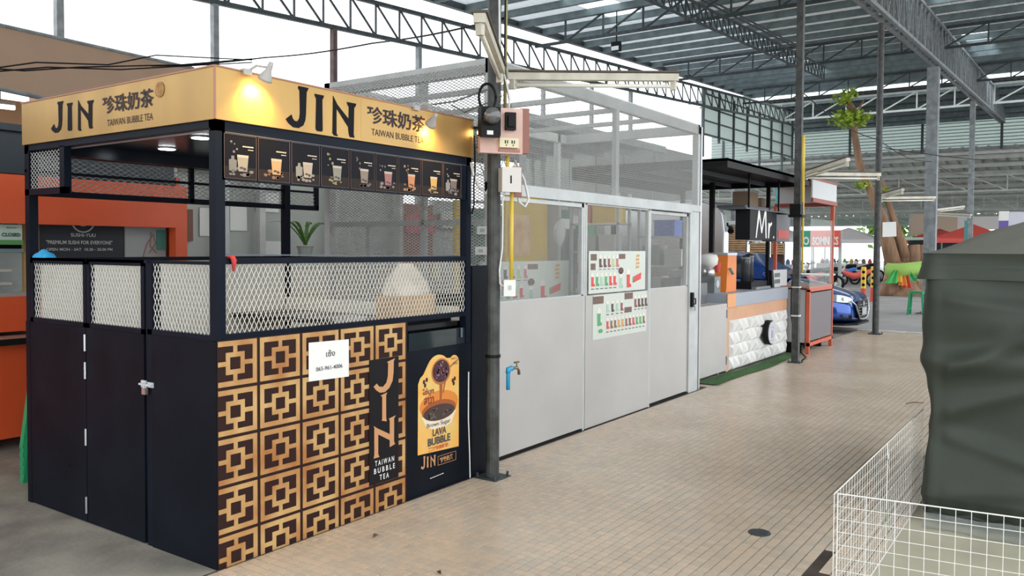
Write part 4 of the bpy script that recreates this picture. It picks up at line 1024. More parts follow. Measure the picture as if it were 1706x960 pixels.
part('roof', MB().box((6.45, -.02, 2.47), (9.69, 1.95, 2.50)).box((6.45, -.02, 2.40), (9.69, .02, 2.50)).box((6.45, 1.91, 2.34), (9.69, 1.95, 2.50)).box((6.45, .02, 2.40), (6.49, 1.91, 2.5)).box((9.65, .02, 2.40), (9.69, 1.91, 2.5)), BLACK, cs)
for y in (.6, 1.1, 1.6): part('roof_rib', bx((6.49, y, 2.42), (9.65, y+.04, 2.47)), mat('grey_rib', (.10, .11, .13), .5), cs)
single('green_mat', MB().grid(lambda s, t: (6.35+3.3*s, .02+.22*t+.02*math.sin(9*s), .016+.003*math.sin(30*s)*math.cos(7*t)), 60, 4), mat('green_turf', (.03, .10, .02), .9, var=.4, vscale=40), 'strip of green artificial turf along the foot of the coffee stand', 'mat', (8.2, .1, .004))
sg = thing('hanging_sign', 'black and grey box sign with slanted white letters under the coffee stand roof', 'sign', (9.2, .32, 1.62))
part('box', MB().box((7.50, .08, 1.62), (8.52, .26, 1.985)), BLACK, sg); part('grey_end', MB().box((8.52, .075, 1.61), (9.10, .26, 1.96)), mat('dark_grey_panel', (.13, .13, .15), .5), sg)
part('red_label', bx((8.58, .070, 1.65), (9.05, .075, 1.76)), mat('sign_red', (.55, .06, .05), .5), sg)
part('top_plate', bx((7.3, .06, 1.985), (9.2, .4, 2.0)), mat('grey_rib', (.10, .11, .13)), sg)
part('hanger', MB().bar((7.8, .2, 2.0), (7.8, .2, 2.465), .02).bar((9.0, .2, 2.0), (9.0, .2, 2.465), .02), BLACK, sg)
mb = MB()
mb.prism([(0, 0), (.03, 0), (.12, .26), (.20, .06), (.23, .06), (.33, .30), (.36, 0), (.40, 0), (.37, .36), (.33, .36), (.21, .12), (.13, .34), (.09, .34)], (7.70, .078, 1.645), (1.05, 0, .0), Z_, .004)
mb.prism([(.44, 0), (.47, 0), (.50, .14), (.58, .18), (.57, .21), (.49, .18), (.47, .20), (.44, .19)], (7.72, .078, 1.645), (1.05, 0, .0), Z_, .004)
mb.prism([(.62, 0), (.65, 0), (.65, .03), (.62, .03)], (7.74, .078, 1.645), (1.05, 0, .0), Z_, .004)
part('lettering', mb, PAPER, sg)
# machines on the counter
ZC = .966
t = thing('espresso_machine', 'orange espresso machine housing on the coffee counter', 'coffee machine', (7.85, .62, ZC))
OR2 = mat('machine_orange', (.80, .22, .03), .35)
part('housing', MB().prism([(0, 0), (.36, 0), (.36, .46), (.05, .46)], (7.7, .72, ZC), X_, Z_, .28), OR2, t); part('top_tray', bx((7.74, .44, ZC+.46), (8.08, .74, ZC+.49)), ALU, t)
part('spout', MB().tube([(7.78, .42, ZC+.30), (7.78, .38, ZC+.22)], .02, 8), STEEL, t)
t = thing('coffee_grinder', 'silver coffee grinder with a pale bowl beside the orange machine', 'coffee grinder', (7.42, .55, ZC))
part('base', bx((7.33, .45, ZC), (7.53, .66, ZC+.2)), STEEL, t); part('badge', MB().lathe((7.43, .449, ZC+.11), [(.05, 0), (.05, .004), (0, .004)], 14, axis=NY), ALU, t)
part('body', MB().lathe((7.43, .56, ZC+.2), [(.08, 0), (.07, .06), (.06, .1), (.0, .1)], 14), ALU, t, smooth=True)
part('bowl', MB().lathe((7.43, .56, ZC+.3), [(.03, 0), (.10, .05), (.11, .12), (.09, .17), (.0, .18)], 16), PAPER, t, smooth=True); part('red_cup', MB().lathe((7.56, .5, ZC+.25), [(.03, 0), (.04, .12), (0, .12)], 12), mat('sign_red', (.55, .06, .05)), t)
for k, (x, hgt, lb) in enumerate(((8.72, .36, 'tall dark cylinder grinder left on the black machine'), (8.86, .38, 'tall dark cylinder grinder right on the black machine'))):
    t = thing('bean_hopper', lb, 'coffee grinder', (x, .55, ZC+.10))
    part('cylinder', MB().lathe((x, .55, ZC+.10), [(.062, 0), (.062, hgt-.05), (.05, hgt-.01), (.0, hgt)], 18), mat('dark_translucent', (.05, .055, .065), .15), t, smooth=True)
    part('lid_ring', MB().lathe((x, .55, ZC+.10+hgt-.05), [(.066, 0), (.066, .02), (0, .02)], 18), STEEL, t)
t = thing('black_machine', 'low black coffee machine under the dark cylinders', 'coffee machine', (8.9, .5, ZC))
part('body', bx((8.58, .42, ZC), (9.25, .72, ZC+.10)), BLACK, t); part('tray', bx((8.60, .36, ZC), (9.22, .42, ZC+.03)), STEEL, t)
t = thing('display_board', 'leaning silver board with dark print at the right end of the counter', 'board', (9.6, .42, ZC))
part('board', MB().prism([(0, 0), (.62, 0), (.62, .245), (-.06, .245)], (9.42, .40, ZC), X_, Z_, .02), mat('silver_print', (.52, .54, .54), .4), t)
part('black_side', MB().prism([(0, 0), (.10, 0), (.04, .245), (-.04, .245)], (9.32, .41, ZC), X_, Z_, .04), BLACK, t)
mb = MB()
for k in range(12): mb.box((9.45+.045*(k % 6), .377, ZC+.05+.09*(k//6)), (9.47+.045*(k % 6), .379, ZC+.11+.09*(k//6)))
part('print_marks', mb, CHAR, t, kind='stuff')
single('power_cord', MB().tube([(9.58, .20, 1.14), (9.53, .16, 1.15), (9.49, .14, 1.08), (9.45, .14, .9), (9.45, .14, .6), (9.51, .12, .35), (9.58, .08, .10), (9.60, .02, .03), (9.3, -.12, .018), (8.95, -.16, .018)], .010, 6), BLACK, 'black power cord hanging from the coffee counter down to the floor', 'cord', (9.8, .1, 0), smooth=True)
t = thing('side_machine', 'dark water boiler at the left end above the white side cabinet', 'water boiler', (6.75, .6, .857))
part('body', bx((6.45, .45, .857), (7.1, .75, 1.10)), mat('boiler_steel', (.18, .18, .19), .35, .5), t); part('drum', MB().lathe((6.9, .6, 1.10), [(.12, 0), (.12, .34), (.11, .36), (0, .36)], 18), BLACK, t, smooth=True)
part('tap', MB().tube([(6.6, .44, .98), (6.6, .40, .97), (6.6, .40, .93)], .01, 6), ALU, t)
single('steel_pot', MB().lathe((6.62, .58, 1.10), [(.09, 0), (.095, .02), (.095, .16), (.10, .165), (0, .17)], 18), ALU, 'small steel pot beside the dark drum at the left end', 'pot', (6.62, .58, 1.10), smooth=True)
# stainless rounded trailer behind the stand
HOOD = mat('brushed_steel', (.55, .56, .57), .25, .95, var=.1, vscale=2)
yr = float(PLN(1206, 400, 0, 11.3)[1]); ztr = float(PLN(1185, 333, 0, 11.3)[2])
t = thing('steel_trailer', 'rounded brushed steel trailer end behind the coffee stand', 'trailer', (11.4, yr+1, 0))
prof = [(-2.3, .45), (-.05, .45), (0, .7), (.0, ztr-.55), (-.05, ztr-.25), (-.16, ztr-.10), (-.36, ztr-.02), (-.8, ztr), (-2.3, ztr)]
part('skin', MB().prism([(x, z) for x, z in prof], (11.3, yr, 0), NY, Z_, -.22), HOOD, t)
part('rim', MB().tube([(11.29, yr-x, z) for x, z in prof[1:-1]], .022, 6), ALU, t, smooth=True)
for y in (yr+.5, yr+1.6): part('wheel', MB().tube([(11.34, y, .24), (11.50, y, .24)], .24, 20), BLACK, t)
part('axle_frame', MB().box((11.32, yr+.1, .26), (11.5, yr+2.2, .46)), BLACK, t)
# slatted shutters far behind, facing the aisle
CR = mat('crate_wood', (.60, .38, .20), .6, var=.15, vscale=9)
for k, (u0, u1, v0, v1, lb) in enumerate(((1204, 1243, 376, 424, 'tall slatted wooden shutter seen behind the coffee stand'), (1249, 1281, 404, 424, 'short slatted wooden shutter right of the tall one'), (1284, 1306, 405, 424, 'slatted wooden shutter nearest the second dark pole'))):
    p = PLN(u0, v1, 0, 16.5); q = PLN(u1, v0, 0, 16.5); ya_, yb_ = float(q[1]), float(p[1]); z0, z1 = float(p[2]), float(q[2])
    t = thing('slat_shutter', lb, 'shutter', (16.5, (ya_+yb_)/2, 0))
    part('frame', MB().box((16.5, ya_, z0-.03), (16.56, ya_+.04, z1+.03)).box((16.5, yb_-.04, z0-.03), (16.56, yb_, z1+.03)).box((16.49, (ya_+yb_)/2-.012, z0), (16.56, (ya_+yb_)/2+.012, z1)).box((16.53, ya_, 0), (16.56, ya_+.04, z0)).box((16.53, yb_-.04, 0), (16.56, yb_, z0)), mat('dark_wood', (.12, .07, .05), .6), t)
    n_ = 13 if k == 0 else 5; st = (z1-z0)/n_
    for q_ in range(n_): part('slat', bx((16.47, ya_, z0+st*q_+.005), (16.5, yb_, z0+st*(q_+.82))), CR, t)
    part('backing', bx((16.57, ya_, 0), (16.6, yb_, z1)), mat('dark_wood', (.12, .07, .05)), t)
p = PLN(1222, 374, 0, 16.5); yb_ = float(PLN(1205, 374, 0, 16.5)[1]); ya_ = float(PLN(1243, 374, 0, 16.5)[1])
single('paper_stack', MB().box((16.48, ya_+.02, float(p[2])+.0), (16.7, yb_-.05, float(p[2])+.05)).box((16.46, ya_+.1, float(p[2])+.05), (16.7, yb_-.1, float(p[2])+.08)), PAPER, 'flat pile of white papers on top of the tall wooden shutter', 'papers', (16.6, (ya_+yb_)/2, float(p[2])))
ys_ = .62
xa, xb, xc, xd = (float(PLN(u, 345, 1, ys_)[0]) for u in (1246, 1263, 1274, 1316))
zs_ = float(PLN(1262, 346, 1, ys_)[2])
part('shelf', bx((xa-.4, ys_-.1, zs_-.03), (9.6, ys_+.3, zs_)), mat('grey_rib', (.10, .11, .13)), cs)
single('carton', MB().box((xa, ys_, zs_), (xb, ys_+.22, zs_+.21)), mat('brown_carton', (.30, .21, .14), .7), 'small brown carton on the shelf under the black roof', 'box', (xa, ys_, zs_))
single('carton', MB().box((xc, ys_, zs_), (min(xd, 9.58), ys_+.22, zs_+.15)), mat('brown_carton', (.30, .21, .14)), 'long brown carton on the shelf above the box sign', 'box', (xc, ys_, zs_))
c = PLN(1241, 358, 1, ys_)
single('lamp_bowl', MB().sphere(c, .06, 14, 10, sc=(1.15, 1, .85)).tube([(c[0], c[1], c[2]+.04), (c[0], c[1], zs_-.03)], .006), PAPER, 'round white lamp bowl hanging left of the sign', 'lamp', tuple(c), smooth=True)
for k, (P_, lb) in enumerate(((tuple(float(q) for q in PLN(1212, 376, 1, 1.80)), 'small black clip spotlight on the rail above the wooden slats'), ((10.95, .8, 2.0), 'small black clip spotlight beside the red stand post'))):
    t = thing('clip_spotlight', lb, 'spotlight', P_); c = Vector(P_)
    part('arm', MB().tube([c+Vector((0, 0, .05)), c, c+Vector((.06, -.04, -.03))], .018, 8), BLACK, t)
    part('lamp_head', MB().lathe(c+Vector((.06, -.04, -.03)), [(.02, -.02), (.04, .02), (.055, .10), (.05, .11), (0, .10)], 12, axis=(-.6, -.2, -.6)), BLACK, t, smooth=True)

# ------------------------------------------------------------ red framed stand
RED = mat('red_frame', (.55, .10, .045), .45, var=.1, vscale=6)
rs = thing('red_stand', 'orange red framed food stand with grey panels beside the blue car', 'market stall', (10.4, 0, 0))
ya, yb = -.03, .85
for x, y in ((9.75, ya), (11.03, ya), (9.75, yb), (11.03, yb)):
    part('post', bx((x, y, 0), (x+.05, y+.05, .93 if x < 10 else 2.2)), RED, rs)
for y in (ya, yb): part('rail', MB().box((9.75, y, .12), (11.08, y+.04, .17)), RED, rs); 
part('top_rail', MB().box((9.75, ya, .90), (11.08, ya+.04, .95)), RED, rs); part('side_rail', bx((11.04, ya, .9), (11.08, yb, .95)), RED, rs); part('side_rail', bx((11.04, ya, .12), (11.08, yb, .17)), RED, rs)
part('grey_panel', bx((9.82, ya+.01, .19), (11.02, ya+.02, .88)), mat('panel_taupe', (.17, .15, .16), .6), rs)
part('end_panel', bx((11.05, ya+.05, .17), (11.06, yb, .9)), mat('panel_taupe', (.17, .15, .16)), rs)
part('light_panel', bx((9.752, ya+.06, .17), (9.76, yb, .93)), mat('panel_lilac', (.36, .35, .37), .5), rs)
part('table_top', bx((9.73, ya, .95), (11.08, yb+.05, .975)), mat('copper_top', (.38, .18, .13), .4), rs)
part('glass_side', MB().box((9.78, ya+.01, .975), (11.03, ya+.014, 1.95)), GLASS, rs)
part('header_box', MB().box((9.74, ya-.02, 2.24), (11.1, ya, 2.50)).box((11.08, ya, 2.24), (11.1, yb, 2.50)), mat('hazy_plastic', (.62, .64, .66), .3), rs)
part('header_frame', MB().box((9.74, ya-.03, 2.50), (11.12, yb+.05, 2.53)).box((9.74, ya-.03, 2.18), (11.12, ya, 2.24)).box((11.08, ya, 2.18), (11.12, yb+.05, 2.24)), mat('red_dark', (.30, .07, .05), .5), rs)
part('foot_bar', MB().box((9.85, .1, .0), (9.9, .8, .12)).box((10.9, .1, 0), (10.95, .8, .12)), BLACK, rs)
mb = MB()
for k in range(7): mb.lathe((9.99+k*.12, .35+.1*(k % 2), .003), [(.06, 0), (.07, .05), (.05, .10), (0, .10)], 8)
single('dark_oddments', mb, BLACK, 'dark cups and oddments under the red stand', 'cups', (10.4, .4, 0), kind='stuff')

# ------------------------------------------------------------ blue hatchback
BLUE = mat('car_blue', (.008, .07, .36), .18, .45, coat=1.0)
car = thing('car', 'blue hatchback parked beyond the red stand, nose towards the walkway', 'car', (13.75, 2.2, 0))
CX = 13.72; NY0 = .12
# station: distance from nose, half width, bottom, belt, top-of-body
ST = [(0, .52, .22, .42, .52), (.06, .66, .20, .52, .62), (.2, .77, .18, .60, .70), (.5, .84, .18, .72, .80), (1.0, .86, .2, .82, .91), (1.35, .865, .2, .88, .97), (2.2, .87, .2, .92, 1.0), (3.2, .87, .2, .95, 1.02), (3.75, .84, .22, .95, 1.02), (3.98, .74, .28, .85, .95), (4.06, .60, .35, .7, .8)]
def ring(hw, zb, zs, zt):
    return [(-hw*.9, zb), (-hw, zb+.12), (-hw*1.0, (zb+zs)/2), (-hw*.98, zs), (-hw*.82, zt-.02), (-hw*.4, zt+.03), (0, zt+.045), (hw*.4, zt+.03), (hw*.82, zt-.02), (hw*.98, zs), (hw, (zb+zs)/2), (hw, zb+.12), (hw*.9, zb)]
mb = MB(); rings = []
for s, hw, zb, zs, zt in ST: rings.append([(CX+x, NY0+s, z) for x, z in ring(hw, zb, zs, zt)])
vs = [p for r_ in rings for p in r_]; m = 13; fs = []
for i in range(len(ST)-1):
    for k in range(m): fs.append((i*m+k, (i+1)*m+k, (i+1)*m+(k+1) % m, i*m+(k+1) % m))
fs.append(tuple(range(m))); fs.append(tuple((len(ST)-1)*m+k for k in range(m-1, -1, -1)))
mb.add(vs, fs)
body = part('body', mb, BLUE, car, smooth=True)
sm_ = body.modifiers.new('sub', 'SUBSURF'); sm_.levels = 2; sm_.render_levels = 2
CS = [(1.15, .72, .95, .97), (1.95, .60, .97, 1.42), (2.4, .58, .97, 1.47), (3.2, .57, .98, 1.44), (3.8, .60, .98, 1.10)]
def cring(hw, z0, z1): return [(-hw-.14*(z1-z0 > .2)*1, z0), (-hw, z1-.05), (-hw*.8, z1), (hw*.8, z1), (hw, z1-.05), (hw+.14*(z1-z0 > .2), z0)]
vs = []; fs = []
for s, hw, z0, z1 in CS: vs += [(CX+x, NY0+s, z) for x, z in cring(hw, z0, z1)]
for i in range(4):
    for k in range(5): fs.append((i*6+k, (i+1)*6+k, (i+1)*6+k+1, i*6+k+1))
cb = part('roof', MB().add(vs, fs), BLUE, car, smooth=False)
def P_(i, k, out=.012):
    s, hw, z0, z1 = CS[i]; x, z = cring(hw, z0, z1)[k]; return Vector((CX+x+(out if x > 0 else -out), NY0+s, z))
for side in (0, 1):
    k0, k1 = (0, 1) if side == 0 else (5, 4)
    for i in (1, 2):
        a, b, c, d = P_(i, k0), P_(i+1, k0), P_(i+1, k1), P_(i, k1)
        part('side_window', MB().add([a*.93+b*.07+Vector((0, 0, .03)), b*.93+a*.07+Vector((0, 0, .03)), c*.93+d*.07-Vector((0, 0, .02)), d*.93+c*.07-Vector((0, 0, .02))], [(0, 1, 2, 3)]), DGLASS, car)
a = [P_(0, 1, 0), P_(0, 4, 0), P_(1, 4, -.04), P_(1, 1, -.04)]
part('windscreen', MB().add([p+Vector((0, -.012, .012)) for p in a], [(0, 1, 2, 3)]), DGLASS, car)
for s in (.78, 3.32):
    for sx in (-1, 1):
        wh = part('wheel', MB().tube([(CX+sx*.68, NY0+s, .31), (CX+sx*.875, NY0+s, .31)], .31, 26), BLACK, car)
        part('rim', MB().lathe((CX+sx*.878, NY0+s, .31), [(.21, 0), (.19, .01), (.05, .0), (.0, .012)], 10, axis=(sx, 0, 0)), ALU, wh)
def onbody(x, z, extra=.012):
    """distance from the nose where the body side reaches half width |x| at height z"""
    for s_ in [k*.01 for k in range(0, 140)]:
        for (s0, h0, b0, m0, t0), (s1, h1, b1, m1, t1) in zip(ST[:-1], ST[1:]):
            if s0 <= s_ <= s1:
                f_ = (s_-s0)/(s1-s0); hw = h0+(h1-h0)*f_
                if hw >= abs(x)+.012: return NY0+s_-extra
    return NY0+.5
for sx in (-1, 1):
    mb = MB(); xs = [.56, .62, .68, .73, .78, .81, .835]
    lo = [.585, .575, .570, .572, .585, .610, .640]; hi = [.625, .655, .68, .70, .715, .725, .72]
    vs = [(CX+sx*x, onbody(x, 0, .02), z) for x, z in zip(xs, lo)]+[(CX+sx*x, onbody(x, 0, .02)+.015, z) for x, z in zip(xs, hi)]
    mb.add(vs, [(k, k+1, 7+k+1, 7+k) for k in range(6)])
    hl = part('headlight', mb, mat('headlamp', (.55, .58, .58), .08, .4), car, smooth=True)
    part('lamp_bulb', MB().lathe((CX+sx*.72, onbody(.72, 0, .028), .635), [(.035, 0), (.03, .015), (0, .018)], 12, axis=(sx*.5, -.85, 0)), mat('headlamp_core', (.85, .88, .85), .1), hl)
    part('fog_recess', MB().add([(CX+sx*x, onbody(x, 0, .022), z) for x, z in ((.58, .27), (.74, .28), (.76, .36), (.60, .34))], [(0, 1, 2, 3)]), BLACK, car)
gr = part('grille', MB().prism([(-.30, .02), (.30, .02), (.46, .22), (.40, .33), (-.40, .33), (-.46, .22)], (CX, NY0-.035, .25), X_, Z_, -.04), BLACK, car)
for k in range(5): part('grille_bar', bx((CX-.38+.02*abs(k-2), NY0-.045, .31+.05*k), (CX+.38-.02*abs(k-2), NY0-.035, .32+.05*k)), STEEL, gr)
part('chrome_wing', MB().tube([(CX-.66, onbody(.62, 0, .03), .60), (CX-.50, NY0-.02, .53), (CX-.44, NY0-.045, .40), (CX-.30, NY0-.05, .27), (CX, NY0-.055, .245), (CX+.30, NY0-.05, .27), (CX+.44, NY0-.045, .40), (CX+.50, NY0-.02, .53), (CX+.66, onbody(.62, 0, .03), .60)], .013, 8), ALU, gr, smooth=True)
part('badge', MB().lathe((CX, NY0-.045, .53), [(.05, 0), (.05, .008), (0, .008)], 16, axis=NY), ALU, gr)
part('number_plate', bx((CX-.17, NY0-.065, .33), (CX+.17, NY0-.055, .46)), mat('plate_grey', (.42, .44, .42), .5), car)
part('front_lip', MB().prism([(-.84, .45), (-.72, .12), (-.45, -.05), (.45, -.05), (.72, .12), (.84, .45)], (CX, NY0, .16), X_, Y_, .035), BLACK, car)
for sx in (-1, 1): part('wing_mirror', MB().sphere((CX+sx*.98, NY0+1.45, 1.02), .09, 10, 6, sc=(1.1, .6, .75)), BLUE, car, smooth=True)

# ------------------------------------------------------------ green tarpaulin stall
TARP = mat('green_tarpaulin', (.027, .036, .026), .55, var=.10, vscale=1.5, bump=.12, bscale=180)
TARP_LIT = mat('tarpaulin_top_lit', (.095, .095, .078), .6, var=.10, vscale=1.5, bump=.12, bscale=180)  # same tarpaulin, light falling on the top put into a paler colour
from mathutils import noise
TX, TY = 2.65, -2.55
tp_ = thing('covered_stall', 'stall wrapped in a large dark green tarpaulin on the beige floor', 'covered stall', (3.4, -3.6, 0))
def per(s):
    """perimeter of the cover: s in 0..1, starts at the far left end, round the near left corner, along the front"""
    A = 1.9; B = 2.6; d = s*(A+B); r = .07
    if d < A-r: return Vector((TX+A-d, TY, 0)), Vector((0, 1, 0))
    if d > A+r: return Vector((TX, TY-(d-A), 0)), Vector((-1, 0, 0))
    a = (d-A+r)/(2*r)*PI/2
    return Vector((TX+r-r*math.sin(a), TY-r+r*math.cos(a), 0)), Vector((-math.sin(a), math.cos(a), 0))
def side(s, t):
    p, n = per(s); z = .05+1.34*t
    sp = s*4.5-1.9     # signed distance from the corner
    q = Vector((sp*1.0, z*1.0, 0))
    o = .03*noise.noise(Vector((sp*1.3, z*1.6, 1.3)))+.018*noise.noise(Vector((sp*3, z*2.2, 5)))
    # long soft diagonal wrinkles
    for a, b, k, amp, wd in ((.95, .55, 1, .030, .06), (.70, .42, 1, .022, .05), (.45, -.25, 1, .016, .05), (1.22, -.10, 1, .012, .035), (.22, .18, 1, .014, .05)):
        dd = z-(a+b*(sp-.3)); o += amp*math.exp(-(dd/wd)**2)*(.4+.6*math.exp(-(sp-.6)**2))*(1 if sp > .1 else .35)
    o += .010*math.exp(-(sp/.06)**2)*(1+noise.noise(Vector((z*4, 2, 7))))
    if t > .9: o += .02*(t-.9)*10*math.sin(5*sp)
    o += .035*math.exp(-((z-.90)/.07)**2)*(1+.5*noise.noise(Vector((sp*2, 0, 3))))+.025*math.exp(-((z-1.1)/.16)**2)-.03*math.exp(-((z-.62)/.18)**2)
    o += .012*math.sin(11*z+3*sp+2.5*noise.noise(Vector((sp*1.5, z*2, 9))))*(1 if sp > 0 else .15)
    low = max(0, .16-z)/.16
    o += -.05*low+.014*low*math.sin(60*sp)
    p = p+n*o; return (p.x, p.y, z)
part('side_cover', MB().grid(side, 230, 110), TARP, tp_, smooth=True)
def capf(s, t):
    p, n = per(s); sp = s*4.5-1.9
    z = 1.335+.15*t
    o = .03+.02*noise.noise(Vector((sp*2, 3, z)))+.014*math.sin(3.2*sp+14*z)*math.exp(-((t-.45)/.3)**2)-.03*(1-abs(2*t-1))*(.6+.4*math.sin(2*sp))
    o += .05*math.exp(-(sp/.06)**2)*(1-t)
    z += .012*math.sin(2.3*sp+1)*(1-t)
    p = p+n*o; return (p.x, p.y, z)
part('cap_skirt', MB().grid(capf, 200, 14), TARP, tp_, smooth=True)
def topf(s, t):
    p, n = per(s); sp = s*4.5-1.9
    q, n0 = per(s); cc = Vector((TX+1.3, min(TY-1.25, p.y-.15 if p.y < TY-1.1 else TY-1.25), 0))
    e = 1-(1-t)
    r = p*(1-t)+cc*t
    hgt = 1.485+.40*math.sin(min(1, t*1.0)*PI/2)**1.2
    edge = .03*(1-t)**4
    hgt += (.022*noise.noise(Vector((r.x*2.2, r.y*2.2, 2)))+.014*math.sin(r.x*9+r.y*14)*math.exp(-((t-.25)/.15)**2))*min(1, t*5)
    return (r.x+n.x*edge, r.y+n.y*edge, hgt)
part('top_cover', MB().grid(topf, 160, 40), TARP_LIT, tp_, smooth=True)
part('hem', MB().tube([Vector(side(s_/80, 0))+Vector((0, 0, .012+.01*math.sin(s_*1.7))) for s_ in range(81)], [.014+.008*abs(math.sin(s_*2.1)) for s_ in range(81)], 7), mat('hem_dark', (.015, .02, .018), .5), tp_, smooth=True)
part('clear_sheet', MB().grid(lambda s, t: (TX-.05-.05*(1-t)+.012*math.sin(22*s+3*t), TY-.02-2.2*s, .010+.07*t*t+.006*abs(math.sin(25*s))), 90, 6), mat('clear_sheet', (.30, .33, .31), .2, alpha=.4), tp_, smooth=True)
part('cart_frame', MB().box((TX+.25, TY-2.2, .05), (TX+1.6, TY-.25, 1.3)), BLACK, tp_)
part('tie_clip', MB().box((TX+1.35, TY+.03, .55), (TX+1.42, TY+.07, .68)).tube([(TX+1.38, TY+.05, .68), (TX+1.38, TY+.09, .74), (TX+1.40, TY+.03, .78)], .012, 6), BLACK, tp_)

# ------------------------------------------------------------ white wire fence
WIRE = mat('white_wire', (.80, .80, .77), .4)
def wirepanel(label, a, b, n_, hgt=.556, fine=1.):
    t = thing('wire_fence', label, 'fence panel', tuple(a))
    a = Vector(a); b = Vector(b); mb = MB()
    for k in range(n_+1):
        p = a.lerp(b, k/n_); r = (.0024 if k in (0, n_) else .0013)*fine
        mb.tube([p+Vector((0, 0, .008)), p+Vector((0, 0, hgt))], r, 5)
    part('upright_wires', mb, WIRE, t, kind='stuff')
    mb = MB(); m = int(hgt/.05)
    for j in range(m+1):
        z = hgt-j*.05; mb.tube([a+Vector((0, 0, z)), b+Vector((0, 0, z))], .0013*fine, 5)
    mb.tube([a+Vector((0, 0, .008)), b+Vector((0, 0, .008))], .0028, 5)
    part('cross_wires', mb, WIRE, t, kind='stuff')
    part('top_wire', MB().tube([a+Vector((0, 0, hgt)), b+Vector((0, 0, hgt))], .0026, 6), WIRE, t)
    return t
FY0 = -2.49
wirepanel('white wire fence panel along the tiles nearest the camera corner', (.985, FY0, 0), (2.02, FY0, 0), 21, fine=.7)
wirepanel('white wire fence panel along the tiles next to the green tarpaulin', (2.03, FY0, 0), (3.09, FY0, 0), 21, fine=.7)
wirepanel('white wire fence panel across the beige floor in front of the tarpaulin', (1.0, FY0-.01, 0), (1.24, -4.40, 0), 38)
for i, z in enumerate((.50, .20)):
    single('cable_tie', MB().tube([(2.025+.014*math.cos(k*PI/5), FY0-.002, z+.03*math.sin(k*PI/5)) for k in range(11)], .003, 5).tube([(2.025, FY0, z-.03), (2.03, FY0-.01, z-.09)], .002, 5), ALU if i == 0 else mat('tie_green', (.3, .35, .25), .5), ('upper' if i == 0 else 'lower')+' metal tie joining the two wire fence panels along the tiles', 'tie', (2.025, FY0, z))

# ------------------------------------------------------------ red sushi stall on the left
Q = lambda u, v, y: PLN(u, v, 1, y)
ss = thing('sushi_stall', 'orange red food stall behind the kiosk with a dark name board', 'market stall', (0, 3.3, 0))
part('fascia', bx((-3, 3.2, 1.66), (1.99, 3.24, 2.02)), ORANGE, ss)
part('pillar', bx((1.88, 3.2, .0), (1.99, 3.3, 1.66)), ORANGE, ss)
part('yellow_post', bx((.70, 3.32, .85), (.80, 3.38, 1.66)), mat('ochre_post', (.45, .27, .10), .6), ss)
part('side_wall', bx((1.95, 3.3, 0), (1.99, 5.5, 2.1)), ORANGE, ss)
nb = part('name_board', bx((.80, 3.36, 1.2), (1.50, 3.40, 1.70)), mat('board_navy', (.010, .013, .022), .5), ss)
part('dark_backing', bx((-3, 3.95, .0), (1.95, 3.99, 2.0)), mat('board_navy', (.010, .013, .022)), ss)
yb_ = 3.358; GL = mat('grey_letters', (.5, .52, .52), .6)
for tx_, x, z, w_, h_ in (('SUSHI-YUU', 1.06, 1.572, .20, .028), ('"PREMIUM SUSHI FOR EVERYONE"', .87, 1.512, .53, .030), ('OPEN MON - SAT  10.30 - 20.00 PM', .87, 1.460, .53, .022)):
    part('lettering', text(MB(), tx_, (x, yb_, z), X_, Z_, w_, h_, bold=.01), GL, nb)
part('ring_logo', MB().tube([(1.16+.09*math.cos(2*PI*k/28), yb_, 1.70+.09*math.sin(2*PI*k/28)) for k in range(29)], .006, 6).lathe((1.16, 3.36, 1.70), [(.045, 0), (.045, .003), (0, .003)], 16, axis=NY), mat('grey_letters', (.5, .52, .52)), nb)
gp = part('grey_board', bx((1.51, 3.35, 1.2), (1.88, 3.38, 1.68)), mat('pale_grey', (.33, .35, .35), .6), ss)
mb = MB().tube([(1.66, 3.345, 1.40), (1.70, 3.345, 1.52), (1.76, 3.345, 1.60), (1.78, 3.345, 1.52), (1.72, 3.345, 1.44)], .005, 5).tube([(1.74, 3.345, 1.62), (1.73, 3.345, 1.5), (1.79, 3.345, 1.44)], .005, 5)
part('line_drawing', mb, mat('drawing_brown', (.30, .15, .12), .6), gp)
part('green_notice', bx((1.79, 3.335, 1.47), (1.875, 3.349, 1.64)), mat('notice_teal', (.06, .22, .18), .5), gp)
ct = thing('sushi_counter', 'orange serving counter on castors at the left edge of the photo', 'counter', (.2, 3.3, 0))
part('upper_front', MB().prism([(-2.6, 0), (1.0, 0), (1.0, .26), (-2.6, .26)], (0, 3.30, .86), X_, Z_, .03), ORANGE, ct)
part('ledge', MB().box((-2.6, 3.0, .80), (.95, 3.30, .83)), mat('ledge_top', (.45, .30, .22), .4), ct); part('ledge_edge', bx((-2.6, 2.985, .79), (.60, 3.0, .835)), BLACK, ct)
part('cabinet', bx((-2.6, 3.12, .10), (.95, 3.8, .79)), ORANGE, ct)
part('dark_kick', bx((-2.6, 3.13, .08), (.45, 3.7, .16)), BLACK, ct)
part('castor', MB().tube([(.66, 3.25, .045), (.66, 3.29, .045)], .042, 12), ALU, ct); part('castor', MB().tube([(.88, 3.7, .045), (.88, 3.74, .045)], .042, 12), ALU, ct); part('castor', MB().tube([(-1.5, 3.25, .045), (-1.5, 3.29, .045)], .042, 12), ALU, ct)
part('steel_top', bx((-2.6, 3.3, 1.12), (1.0, 3.85, 1.15)), ALU, ct)
gc = thing('glass_case', 'glass display case on the orange counter', 'display case', (0, 3.5, 1.15))
for a, b in (((-2.5, 3.33, 1.15), (.68, 3.336, 1.45)), ((.675, 3.336, 1.15), (.68, 3.7, 1.45))): part('glass_pane', bx(a, b), GLASS, gc)
